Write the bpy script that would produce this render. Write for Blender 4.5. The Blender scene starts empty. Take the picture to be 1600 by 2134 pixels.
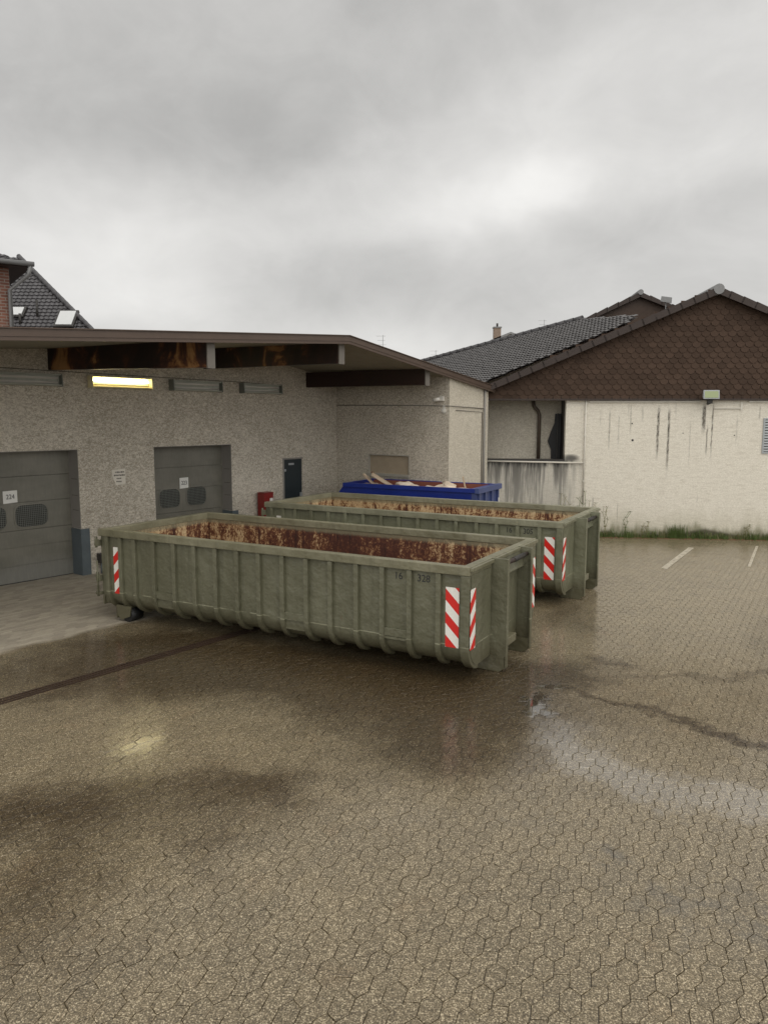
import bpy, bmesh, math, random
import numpy as np
from mathutils import Vector, Matrix
random.seed(7); R=math.radians; PI=math.pi
sc=bpy.context.scene; col=sc.collection

# ------------------------------------------------------------------ node DSL
class G:
    def __init__(s,nt): s.nt=nt
    def node(s,t,**k):
        n=s.nt.nodes.new(t)
        for a,b in k.items(): setattr(n,a,b)
        return n
    def link(s,a,b):
        if isinstance(a,X): a=a.s
        if isinstance(a,bpy.types.NodeSocket): s.nt.links.new(a,b)
        else: b.default_value=a
    def m(s,op,a,b=0.,c=0.,clamp=False):
        n=s.node('ShaderNodeMath',operation=op,use_clamp=clamp)
        s.link(a,n.inputs[0]); s.link(b,n.inputs[1]); s.link(c,n.inputs[2])
        return X(s,n.outputs[0])
    def vm(s,op,a,b=(0,0,0),scale=None):
        n=s.node('ShaderNodeVectorMath',operation=op)
        s.link(a,n.inputs[0]); s.link(b,n.inputs[1])
        if scale is not None: s.link(scale,n.inputs[3])
        return n.outputs[0]
    def smooth(s,x,a,b,lo=0.,hi=1.):
        n=s.node('ShaderNodeMapRange',interpolation_type='SMOOTHSTEP')
        s.link(x,n.inputs[0]); n.inputs[1].default_value=a; n.inputs[2].default_value=b
        n.inputs[3].default_value=lo; n.inputs[4].default_value=hi
        return X(s,n.outputs[0])
    def xyz(s,v):
        n=s.node('ShaderNodeSeparateXYZ'); s.link(v,n.inputs[0]); return [X(s,o) for o in n.outputs]
    def comb(s,x,y,z=0.):
        n=s.node('ShaderNodeCombineXYZ'); s.link(x,n.inputs[0]); s.link(y,n.inputs[1]); s.link(z,n.inputs[2]); return n.outputs[0]
    def scl(s,v,f):
        return s.vm('MULTIPLY',v,tuple(f) if hasattr(f,'__len__') else (f,f,f))
    def noise(s,v,scale=1.,detail=3.,rough=.55,dist=0.,color=False):
        n=s.node('ShaderNodeTexNoise'); s.link(v,n.inputs['Vector']); n.inputs['Scale'].default_value=scale
        n.inputs['Detail'].default_value=detail; n.inputs['Roughness'].default_value=rough; n.inputs['Distortion'].default_value=dist
        return n.outputs['Color'] if color else X(s,n.outputs[0])
    def voro(s,v,scale=1.,feature='F1',out='Distance',rand=1.):
        n=s.node('ShaderNodeTexVoronoi',feature=feature); s.link(v,n.inputs['Vector']); n.inputs['Scale'].default_value=scale
        n.inputs['Randomness'].default_value=rand
        return X(s,n.outputs[out])
    def mix(s,f,a,b):
        n=s.node('ShaderNodeMix',data_type='RGBA'); s.link(f,n.inputs[0])
        for v,i in ((a,6),(b,7)):
            if isinstance(v,tuple) and len(v)==3: v=v+(1.,)
            s.link(v,n.inputs[i])
        return n.outputs[2]
    def mul(s,f,a,b):
        n=s.node('ShaderNodeMix',data_type='RGBA',blend_type='MULTIPLY'); s.link(f,n.inputs[0])
        for v,i in ((a,6),(b,7)):
            if isinstance(v,tuple) and len(v)==3: v=v+(1.,)
            s.link(v,n.inputs[i])
        return n.outputs[2]
    def ramp(s,f,stops):
        n=s.node('ShaderNodeValToRGB'); s.link(f,n.inputs[0]); e=n.color_ramp.elements
        while len(e)<len(stops): e.new(.5)
        for i,(p,c) in enumerate(stops): e[i].position=p; e[i].color=tuple(c)+(1.,)
        return n.outputs[0]
    def gray(s,x):  # scalar -> colour socket
        return s.comb(x,x,x)
class X:
    def __init__(s,g,sock): s.g=g; s.s=sock
    def __add__(s,o): return s.g.m('ADD',s,o)
    __radd__=__add__
    def __sub__(s,o): return s.g.m('SUBTRACT',s,o)
    def __rsub__(s,o): return s.g.m('SUBTRACT',o,s)
    def __mul__(s,o): return s.g.m('MULTIPLY',s,o)
    __rmul__=__mul__
    def __truediv__(s,o): return s.g.m('DIVIDE',s,o)
    def __rtruediv__(s,o): return s.g.m('DIVIDE',o,s)
    def mx(s,o): return s.g.m('MAXIMUM',s,o)
    def mn(s,o): return s.g.m('MINIMUM',s,o)
    def cl(s): return s.g.m('ADD',s,0.,clamp=True)
    def pw(s,o): return s.g.m('POWER',s,o)
    def ab(s): return s.g.m('ABSOLUTE',s)

# ------------------------------------------------------------------ camera, light
cd=bpy.data.cameras.new('camera'); cam=bpy.data.objects.new('camera',cd); col.objects.link(cam)
cam.location=(0,0,3.179); pit,rol=.124,-.002
fw=Vector((0,math.cos(pit),-math.sin(pit))); up=Vector((0,math.sin(pit),math.cos(pit))); rt=Vector((1,0,0))
rt2=rt*math.cos(rol)-up*math.sin(rol); up2=rt*math.sin(rol)+up*math.cos(rol)
Mx=Matrix((rt2,up2,-fw)).transposed(); cam.rotation_euler=Mx.to_euler()
cd.sensor_fit='VERTICAL'; cd.sensor_height=36; cd.lens=1570/2134*36; cd.clip_end=2000; cd.clip_start=.05
sc.camera=cam
vs=sc.view_settings; vs.view_transform='Standard'; vs.look='None'; vs.exposure=0.66; vs.gamma=1

SUN_EL,SUN_AZ=R(58),R(150)      # azimuth clockwise from +Y: behind the camera, to the right
sd=bpy.data.lights.new('sun','SUN'); sun=bpy.data.objects.new('sun',sd); col.objects.link(sun)
sd.energy=0.45; sd.angle=R(60); sd.color=(1,.93,.80)
sdir=Vector((math.sin(SUN_AZ)*math.cos(SUN_EL),math.cos(SUN_AZ)*math.cos(SUN_EL),math.sin(SUN_EL)))
sun.rotation_euler=sdir.to_track_quat('Z','Y').to_euler(); sun.location=(0,-10,20)

w=bpy.data.worlds.new('World'); sc.world=w; w.use_nodes=True; nt=w.node_tree; nt.nodes.clear(); g=G(nt)
tc=g.node('ShaderNodeTexCoord').outputs['Generated']
d=g.xyz(g.vm('NORMALIZE',tc))
az=g.m('ARCTAN2',d[0],d[1]); el=g.m('ARCSINE',d[2])
den=d[2].mx(0.0)+.16
cp=g.comb(d[0]/den,d[1]/den)
n1=g.noise(g.scl(cp,(.55,.8,1)),1.0,5,.55,.5)
n2=g.noise(g.comb(az,el*1.5),7.5,7,.6,.5)
n3=g.noise(g.comb(az+3.1,el*1.7),2.6,5,.55,.6)
warp=(g.noise(g.comb(az,el,4.),3.2,4,.6)-.5)*.30
warp2=(g.noise(g.comb(az,el,9.),3.2,4,.6)-.5)*.16
val=X(g,g.node('ShaderNodeValue').outputs[0]); val.s.default_value=.475
def blob(u,v,ru,rv,amp,tilt=0.):
    global val
    a0=math.atan((u-800)/1570); e0=math.atan((871-v)/1570*math.cos(a0)); c,s_=math.cos(tilt),math.sin(tilt)
    dx=az+warp-a0; dy=el+warp2-e0
    x=(dx*c+dy*s_)*(1570/ru); y=(dy*c-dx*s_)*(1570/rv)
    val=val+g.m('EXPONENT',(x*x+y*y)*-1.)*(amp*.62)
for b in [(0,0,420,170,-.08),(400,230,420,90,-.09),(900,30,420,170,-.14),(560,300,420,70,-.11,.15),(200,470,300,70,.15),(330,600,330,70,.15),
          (1190,230,260,90,.07,.5),(1100,430,210,60,.20,.2),(900,460,260,60,.08),(1480,330,230,70,.06),(1420,460,240,60,-.07,.15),(720,610,230,75,-.12),
          (1000,620,300,70,-.05),(830,760,260,60,.10),(600,690,260,40,.02),(1600,80,240,100,.03),(90,280,260,70,-.03)]: blob(*b)
n4=g.noise(g.comb(az,el*1.7,2.),15,6,.6,.3)
val=val+(n2-.5)*.13+(n3-.5)*.12+(n4-.5)*.05
back=g.smooth(d[1],.25,-.5)                       # sky brightened behind the camera, added to light the walls facing it
zen=g.smooth(el,.62,1.25)
val=(val-.5)*.95+.445
low=g.smooth(el,1.0,.55)
val=val*(1+back*low*1.25+zen*1.15)
cloud=g.comb(val*1.0,val*.985,val*.955)
sky=g.node('ShaderNodeTexSky',sky_type='NISHITA',sun_disc=False,sun_elevation=SUN_EL,sun_rotation=SUN_AZ)
bg1=g.node('ShaderNodeBackground'); g.link(sky.outputs[0],bg1.inputs[0]); bg1.inputs[1].default_value=.05
bg2=g.node('ShaderNodeBackground'); g.link(cloud,bg2.inputs[0]); bg2.inputs[1].default_value=1.
ms=g.node('ShaderNodeMixShader'); ms.inputs[0].default_value=.96
g.link(bg1.outputs[0],ms.inputs[1]); g.link(bg2.outputs[0],ms.inputs[2])
wo=g.node('ShaderNodeOutputWorld'); g.link(ms.outputs[0],wo.inputs[0])

# ------------------------------------------------------------------ materials
MT={}
def mat(name,fn,**kw):
    m=bpy.data.materials.new(name); m.use_nodes=True; nt=m.node_tree; nt.nodes.clear(); g=G(nt)
    b=g.node('ShaderNodeBsdfPrincipled'); o=g.node('ShaderNodeOutputMaterial'); g.link(b.outputs[0],o.inputs[0])
    r=fn(g,b) or {}
    for k,v in r.items():
        if k=='bump':
            h,st,di=v; bn=g.node('ShaderNodeBump'); bn.inputs['Strength'].default_value=st; bn.inputs['Distance'].default_value=di
            g.link(h,bn.inputs['Height']); g.link(bn.outputs[0],b.inputs['Normal'])
        else:
            if isinstance(v,tuple) and len(v)==3: v=v+(1.,)
            g.link(v,b.inputs[k])
    MT[name]=m; return m
def obc(g): return g.node('ShaderNodeTexCoord').outputs['Object']
def wpos(g): return g.node('ShaderNodeNewGeometry').outputs['Position']

def f_plaster(light,dark,amount=.5,sc_=1.):
    def f(g,b):
        p=obc(g)
        pv=g.vm('ADD',p,g.scl(g.noise(p,9,2,.6,color=True),.05))
        fine=g.noise(g.scl(pv,(1.,1.,1.8)),26*sc_,4,.75,1.2)
        worm=g.smooth(fine,.40,.62)
        mott=g.noise(p,2.2,4,.6); big=g.noise(p,.5,3,.6)
        pits=g.smooth(g.noise(g.scl(p,(1,1,1.6)),48*sc_,2,.6,.6),.60,.72)
        fac=(worm*.75+mott*.5+(big-.5)*.6)
        c=g.mix(g.smooth(fac,.15,1.05),dark,light)
        c=g.mix(pits*amount,c,tuple(x*.35 for x in dark))
        return {'Base Color':c,'Roughness':.9,'Specular IOR Level':.2,'bump':(fine*.7+mott*.3-pits*.5,.9,.02)}
    return f
mat('plaster_depot',f_plaster((.67,.62,.53),(.36,.32,.255),.45,.7))
mat('plaster_light',f_plaster((.64,.595,.50),(.46,.415,.335),.25,.8))

def f_white(g,b):
    p=obc(g); x,y,z=g.xyz(p)
    fine=g.noise(g.scl(p,(1,1,1.5)),30,4,.7,1.); bands=g.noise(g.scl(p,(1.6,1,9)),2.2,4,.65)
    c=g.mix(g.smooth(fine,.36,.62),(.60,.56,.475),(.76,.72,.63))
    c=g.mix(g.smooth(bands,.45,.72)*.5,c,(.50,.455,.375))
    # rain streaks under the gable: thin soot runs
    jag=(g.noise(g.comb(x*7.,z*1.3,1.),3,4,.7)-.5)*.06
    br=g.smooth(g.noise(g.comb(x*30.,z*7.,0.),1,4,.75),.36,.62)
    tot=None
    for (sx,zt,zb,wd,a) in [(3.26,3.40,2.2,.030,.5),(3.80,3.55,2.65,.03,.4),(4.51,3.5,1.95,.05,.95),(4.78,3.45,1.5,.045,.9),(5.66,3.58,2.7,.07,1.0),
                            (5.76,3.0,2.1,.03,.75),(5.88,3.6,1.95,.03,.8),(5.33,3.1,1.8,.02,.35),(3.02,3.45,2.9,.02,.3),(3.5,3.3,2.2,.03,.3),(6.5,3.3,2.4,.03,.25),
                            (4.1,3.5,3.0,.04,.3),(7.05,3.55,3.1,.03,.5),(2.9,1.1,.4,.03,.5),(3.55,.95,.35,.02,.5),(5.6,1.2,.9,.02,.3)]:
        mx=g.smooth((x+jag-sx).ab(),wd,wd*.2); mz=g.smooth(z,zb,zb+(zt-zb)*.45)*g.smooth(z,zt+.05,zt-.15)
        t=mx*mz*a; tot=t if tot is None else tot.mx(t)
    rnd=g.smooth(g.noise(g.comb(x*9.,z*.35,5.),1,3,.6),.60,.76)*g.smooth(z,2.1,3.5)*.35
    c=g.mix((tot*(br*.7+.35)).mx(rnd).cl(),c,(.045,.037,.028))
    # grime under the ledge on the left, dark runs hanging from it
    left=g.smooth(x,2.75,1.9); low=g.smooth(z,2.06,1.98)
    run=g.noise(g.comb(x*5.5,z*.35,2.),1,4,.65)
    dr=g.smooth(run+g.smooth(z,.9,2.1)*.18,.54,.72)
    c=g.mix(left*low*g.smooth(run+z*.12,.45,.75).mx(.45),c,(.25,.24,.215))
    c=g.mix((left*low*dr*g.smooth(z,.9,2.0)*.62).cl(),c,(.075,.07,.06))
    c=g.mix((left*g.smooth(z,2.12,2.02)*g.smooth(z,1.80,2.0)*g.smooth(g.noise(g.comb(x*9.,z,0.),1,3,.6),.42,.6)).cl(),c,(.03,.03,.03))
    # soot by the ledge end
    so=g.smooth(((x-2.28)*(x-2.28)*2.+(z-2.12)*(z-2.12)*9.),.16,.0)
    c=g.mix(so*.85,c,(.03,.03,.03))
    # damp foot of the wall with green algae
    ed=g.noise(g.comb(x*2.2,z*.5,0.),1.5,4,.6)
    base=g.smooth(z-ed*.8,.02,-.28); c=g.mix(base.cl()*.8,c,(.10,.105,.05))
    b2=g.smooth(z-ed*.9,.5,-.2); c=g.mix(b2.cl()*.35,c,(.36,.33,.23))
    hump=g.smooth((x-5.85).ab()*.42+z*1.9,.62,.40); c=g.mix(hump*.85,c,(.055,.05,.03))
    return {'Base Color':c,'Roughness':.9,'Specular IOR Level':.2,'bump':(fine,.6,.012)}
mat('plaster_white',f_white)

def f_simple(c,rough=.6,var=.25,scale=4.,metal=0.,bump=.0,spec=.4):
    def f(g,b):
        p=obc(g); n=g.noise(p,scale,4,.6); n2=g.noise(p,scale*9,3,.6)
        k=(n-.5)*(var*2)+(n2-.5)*(var*.8)+1.
        r={'Base Color':g.vm('SCALE',c,scale=k),'Roughness':(n2-.5)*.2+rough,'Metallic':metal,'Specular IOR Level':spec}
        if bump: r['bump']=(n2,bump,.01)
        return r
    return f
mat('fascia_brown',f_simple((.095,.066,.050),.45,.2))
mat('fascia_edge',f_simple((.42,.38,.34),.4,.15))
mat('roof_felt',f_simple((.12,.10,.085),.8,.2))
mat('cap_grey',f_simple((.17,.155,.135),.6,.2))
mat('jamb_grey',f_simple((.24,.225,.205),.6,.12,2))
mat('guard_blue',f_simple((.095,.115,.125),.5,.3,3))
mat('lamp_metal',f_simple((.16,.17,.15),.35,.25,5))
mat('lamp_tray',f_simple((.42,.43,.37),.4,.3,5))
mat('dark_metal',f_simple((.03,.027,.024),.5,.3))
mat('black_rubber',f_simple((.012,.012,.012),.5,.3))
mat('steel_door',f_simple((.022,.030,.034),.45,.2,2))
mat('red_paint',f_simple((.20,.02,.016),.4,.25))
mat('white_plastic',f_simple((.62,.60,.55),.5,.08))
mat('paper',f_simple((.70,.69,.65),.8,.06))
mat('paper_worn',f_simple((.66,.62,.54),.8,.12))
mat('ink',f_simple((.03,.03,.03),.7,.1))
mat('ink_worn',f_simple((.12,.11,.09),.7,.1))
mat('shutter',f_simple((.40,.33,.24),.6,.18,6))
mat('stone_sill',f_simple((.36,.34,.29),.8,.1))
mat('rake_brown',f_simple((.034,.022,.017),.5,.2))
mat('shingle',f_simple((.060,.037,.025),.6,.3,5))
def f_sh(g,b):
    a=X(g,g.node('ShaderNodeAttribute',attribute_name='tone').outputs['Fac']); n=g.noise(obc(g),1.2,4,.6); n2=g.noise(obc(g),14,3,.6)
    k=a*.6+n*.5
    c=g.mix(k.cl(),(.040,.025,.017),(.074,.047,.033)); c=g.mix(g.smooth(n2,.62,.75)*.3,c,(.10,.085,.06))
    return {'Base Color':c,'Roughness':.8,'Specular IOR Level':.2,'bump':(n2,.3,.01)}
mat('shingle_tone',f_sh)
mat('pipe_brown',f_simple((.085,.062,.045),.5,.25))
mat('pipe_white',f_simple((.60,.57,.50),.5,.15))
mat('zinc',f_simple((.20,.20,.20),.45,.2,3,.3))
mat('louvre_metal',f_simple((.34,.36,.37),.45,.15))
mat('sky_glass',f_simple((.55,.56,.56),.15,.05))
mat('cable',f_simple((.09,.08,.065),.7,.1))
mat('chimney_brick',f_simple((.24,.18,.14),.8,.25,8))
mat('wood_board',f_simple((.50,.40,.29),.7,.25,6))
mat('rubble_pale',f_simple((.62,.53,.43),.85,.25,9,bump=.4))
mat('rubble_brown',f_simple((.16,.08,.045),.85,.3,7))
def f_rub(g,b):
    p=obc(g); n=g.noise(p,6,5,.8); v=g.voro(p,9,out='Color'); k,_,_=g.xyz(v.s)
    return {'Base Color':g.mix(g.smooth(k*.6+n*.6,.45,.75),(.11,.055,.035),(.56,.46,.35)),'Roughness':.9}
mat('rubble_mix',f_rub)
mat('skip_inside',f_simple((.19,.062,.04),.75,.35,3,bump=.3))
mat('weed',f_simple((.085,.125,.030),.7,.4,3))
mat('weed_dry',f_simple((.20,.19,.09),.8,.3,3))

def f_beam(g,b):
    p=obc(g); x,y,z=g.xyz(p)
    gr=g.noise(g.scl(p,(1.,1.,9.)),2.2,4,.6); st=g.noise(g.scl(p,(.9,.9,.55)),1.9,5,.62,1.1)
    c=g.ramp(g.smooth(st,.36,.68),[(0,(.010,.005,.004)),(.50,(.026,.010,.007)),(.72,(.055,.018,.009)),(.86,(.15,.062,.020)),(1,(.30,.16,.06))])
    c=g.mul(.5,c,g.gray(gr*1.4+.3))
    return {'Base Color':c,'Roughness':.45,'bump':(gr,.3,.01)}
mat('beam_wood',f_beam)
def f_beamdark(g,b):
    p=obc(g); st=g.noise(g.scl(p,(1.,1.,.5)),1.7,4,.6)
    return {'Base Color':g.ramp(st,[(0,(.010,.004,.003)),(.6,(.022,.007,.005)),(1,(.05,.016,.010))]),'Roughness':.45}
mat('beam_wood_dark',f_beamdark)
def f_soffit(g,b):
    p=obc(g); x,y,z=g.xyz(p); n=g.noise(p,3,4,.6)
    k=g.m('FRACT',x*2.2); ln=g.smooth((k-.5).ab(),.485,.497)
    return {'Base Color':g.mix(ln*.6,g.mix(n,(.20,.185,.14),(.31,.285,.22)),(.07,.06,.045)),'Roughness':.8}
mat('soffit_board',f_soffit)
def f_door(g,b):
    p=obc(g); x,y,z=g.xyz(p); n=g.noise(g.scl(p,(.6,1,1)),2.2,4,.6); n2=g.noise(g.scl(p,(5,1,1)),5,3,.6)
    c=g.mix(g.smooth(n,.3,.7),(.140,.134,.108),(.185,.175,.143))
    c=g.mix(g.smooth(z-n*.5,.35,-.15)*.6,c,(.20,.20,.185))
    return {'Base Color':g.mul(.35,c,g.gray(n2+.5)),'Roughness':.5,'bump':(g.noise(g.scl(p,(1,1,14)),3,2,.5),.15,.01)}
mat('door_paint',f_door)

def paint(base,hi,lo,seam=None):
    def f(g,b):
        p=obc(g); x,y,z=g.xyz(p)
        n=g.noise(p,1.3,5,.6); n2=g.noise(p,11,4,.65); run=g.noise(g.comb(x*8.,z*.6,y*8.),1,4,.65)
        c=g.mix(g.smooth(n,.3,.7),lo,hi)
        c=g.mix(g.smooth(run,.50,.72)*.42,c,tuple(v*.60 for v in lo)); lt=g.smooth(g.noise(g.scl(p,(2.,2.,1.)),3.5,5,.7),.55,.70); c=g.mix(lt*.12,c,(.20,.195,.13))
        c=g.mix(g.smooth(z-n2*.25,.42,.05)*.6,c,(.070,.058,.030))
        # scratches and chips
        sv=g.vm('ADD',p,g.scl(g.noise(p,3,2,.5,color=True),.35))
        ch=g.smooth(g.noise(g.scl(sv,(9,9,3.2)),3.2,5,.75),.685,.72)
        c=g.mix(ch*.8,c,(.022,.017,.012))
        ch2=g.smooth(g.noise(g.scl(sv,(14,14,14)),2.2,3,.6),.74,.78)
        c=g.mix(ch2*.6,c,(.30,.30,.22))
        rustm=g.smooth(g.noise(g.scl(p,(1.,1.,.45)),4.2,6,.75),.64,.74); c=g.mix(rustm*.5,c,(.095,.048,.022))
        if seam:
            wl=g.smooth((z-seam+(n2-.5)*.008).ab(),.0075,.0045)*g.smooth(g.noise(p,4,3,.6),.40,.55)
            c=g.mix(wl*.8,c,(.33,.32,.225))
        return {'Base Color':c,'Roughness':(n2-.5)*.25+.40,'Specular IOR Level':.45,'bump':(n2*.15+g.noise(p,4.2,3,.6)*1.1,.8,.035)}
    return f
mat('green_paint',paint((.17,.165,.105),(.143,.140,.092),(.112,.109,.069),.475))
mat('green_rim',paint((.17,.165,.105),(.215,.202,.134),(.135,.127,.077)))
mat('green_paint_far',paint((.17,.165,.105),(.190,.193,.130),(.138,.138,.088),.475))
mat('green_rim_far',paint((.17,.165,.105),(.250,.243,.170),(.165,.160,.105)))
def rust(amount,cx=-3.0,ga=.14):
    def f(g,b):
        p=obc(g); x,y,z=g.xyz(p)
        q=g.vm('ADD',p,g.scl(g.noise(p,5,2,.5,color=True),.12))
        big=g.noise(g.scl(q,(1.,1.,.6)),1.25,3,.55); ver=g.noise(g.scl(q,(3.6,3.6,.4)),1.9,4,.65)
        sp=g.noise(g.scl(q,(1.,1.,.75)),17,5,.8,.6); sp2=g.noise(q,40,3,.75)
        gx=g.m('EXPONENT',(x-cx)*(x-cx)*-.45)*ga
        drip=g.smooth(g.noise(g.comb(x*4.3,y*4.3,z*.25),2.0,3,.6),.56,.68)*.30
        m=big*.8+ver*.9+(sp-.5)*1.5+(sp2-.5)*.55+gx+drip+amount-.95
        c=g.ramp(m.cl(),[(.0,(.60,.46,.28)),(.30,(.46,.33,.18)),(.39,(.27,.145,.065)),(.47,(.125,.042,.016)),(.60,(.070,.019,.009)),(1.,(.028,.008,.005))])
        # the paint has survived under the rim
        top=g.smooth(z+(sp-.5)*.10,1.25,1.31); c=g.mix(top*.75,c,(.20,.185,.115))
        return {'Base Color':c,'Roughness':.75,'bump':(m,.6,.01)}
    return f
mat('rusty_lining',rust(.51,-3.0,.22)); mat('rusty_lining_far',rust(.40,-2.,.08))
mat('skip_blue',f_simple((.010,.026,.20),.35,.3,2.))
mat('skip_blue_light',f_simple((.055,.075,.19),.45,.25,3.))
def f_stripe(sgn,ph):
    def f(g,b):
        x,y,z=g.xyz(obc(g)); k=g.m('FRACT',(z*1.+x*sgn)*(1/.283)+ph+100.)
        n=g.noise(obc(g),30,3,.6)
        red=g.smooth((k-.5).ab(),.247,.252)
        return {'Base Color':g.mul(.25,g.mix(red,(.62,.020,.014),(.80,.78,.72)),g.gray(n+.5)),'Roughness':.35}
    return f
mat('stripe_up',f_stripe(-1.,-.313)); mat('stripe_down',f_stripe(1.,.214))

def mk_emit(name,c,s_):
    m=bpy.data.materials.new(name); m.use_nodes=True; nt=m.node_tree; nt.nodes.clear(); g=G(nt)
    e=g.node('ShaderNodeEmission'); e.inputs[0].default_value=c+(1.,); e.inputs[1].default_value=s_
    o=g.node('ShaderNodeOutputMaterial'); g.link(e.outputs[0],o.inputs[0]); MT[name]=m
mk_emit('tube_lit',(1.,.90,.55),9.); mk_emit('flood_lit',(.72,.80,.45),.30)
mat('tray_lit',lambda g,b:{'Base Color':(.75,.68,.42),'Roughness':.4})
def f_glass(g,b): return {'Base Color':(.35,.37,.36),'Roughness':.08,'Specular IOR Level':.8}
mat('glass_flat',f_glass)

# brick
def f_brick(g,b):
    x,y,z=g.xyz(obc(g)); n=g.node('ShaderNodeTexBrick'); g.link(g.comb(x+y,z,0.),n.inputs['Vector'])
    n.inputs['Color1'].default_value=(.21,.085,.055,1); n.inputs['Color2'].default_value=(.14,.058,.04,1); n.inputs['Mortar'].default_value=(.23,.19,.16,1)
    n.inputs['Scale'].default_value=1.; n.inputs['Mortar Size'].default_value=.012; n.inputs['Brick Width'].default_value=.25; n.inputs['Row Height'].default_value=.085
    return {'Base Color':n.outputs[0],'Roughness':.85}
mat('brick_wall',f_brick)
def f_tile(c1,c2):
    def f(g,b):
        p=obc(g); n=g.noise(p,3.3,3,.6); a=g.node('ShaderNodeAttribute',attribute_name='tone').outputs['Fac']
        k=X(g,a)*.55+n*.45
        return {'Base Color':g.mix(k,c1,c2),'Roughness':.42,'Specular IOR Level':.5}
    return f
mat('roof_tile',f_tile((.040,.037,.036),(.095,.090,.088)))
mat('roof_tile_house',f_tile((.036,.034,.036),(.075,.071,.075)))

# ground: wet concrete pavers
def gblob(g,x,y,pts):
    tot=None
    for (cx,cy,rx,ry,ang,a) in pts:
        c,s_=math.cos(ang),math.sin(ang); dx=x-cx; dy=y-cy
        u=(dx*c+dy*s_)*(1/rx); v=(dy*c-dx*s_)*(1/ry)
        t=g.m('EXPONENT',(u*u+v*v)*-1.)*a; tot=t if tot is None else tot+t
    return tot
WS=(.618,.786)
def ground_common(g):
    p=wpos(g); x0,y0,z=g.xyz(p)
    nz=g.noise(p,1.1,5,.6,color=True); wv=g.vm('SCALE',g.vm('SUBTRACT',nz,(.5,.5,.5)),scale=1.3)
    nz2=g.noise(p,5,3,.6,color=True); wv2=g.vm('SCALE',g.vm('SUBTRACT',nz2,(.5,.5,.5)),scale=.35)
    x,y,_=g.xyz(g.vm('ADD',g.vm('ADD',p,wv),wv2))
    D=x0*.786+(22.72-y0)*.618
    wob=(g.noise(p,1.6,4,.65)-.5)*.5
    dry=g.smooth(D+wob,3.95,3.70)
    dark=gblob(g,x,y,[(-0.92, 9.29, 2.84, 1.06, -0.35, 1.5), (-2.83, 8.53, 1.41, 0.67, 0, 0.5), (-4.0, 9.04, 1.15, 0.75, 0, 0.55), (-3.36, 10.21, 1.04, 0.75, 0, 0.8), (0.41, 7.79, 1.29, 1.01, 0, 0.8), (0.66, 6.65, 0.64, 0.51, 0.2, 0.65), (-0.99, 6.08, 0.54, 0.46, 0.2, 0.75), (-2.68, 5.73, 0.88, 0.48, 0, 0.9), (-1.8, 6.2, 0.59, 0.28, 0.2, 0.45), (-1.25, 5.25, 0.23, 0.35, 0.3, 0.45), (-2.33, 4.79, 0.52, 0.59, 0, 0.55), (2.11, 9.18, 0.64, 0.49, 0, 0.9), (3.05, 11.98, 0.53, 1.32, 0, 0.6), (-2.09, 4.06, 0.57, 0.46, 0, 0.35), (3.03, 9.59, 0.37, 0.26, -0.3, 0.7)])  # damp stains, plus shade and reflection of the containers darkened into the paving
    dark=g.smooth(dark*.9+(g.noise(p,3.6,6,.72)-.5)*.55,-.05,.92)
    line=g.smooth((y-(9.3-x*.06)-g.smooth(x,2.9,1.9)*-.5).ab()*2.2+g.smooth(x,4.9,6.5),.42,.05)*g.smooth(x,1.9,2.6)
    # the thin dark run: (2.0,8.6) -> (3.8,7.05)
    l2=g.smooth(((x-2.6)*.70+(y-8.2)*.71).ab()+(g.noise(p,9,4,.7)-.5)*.16,.19,.03)*g.smooth(x,1.9,2.2)*g.smooth(x,5.2,4.0)
    return p,x,y,x0,y0,D,dry,dark,(line*.5).mx(l2*.9)
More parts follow.
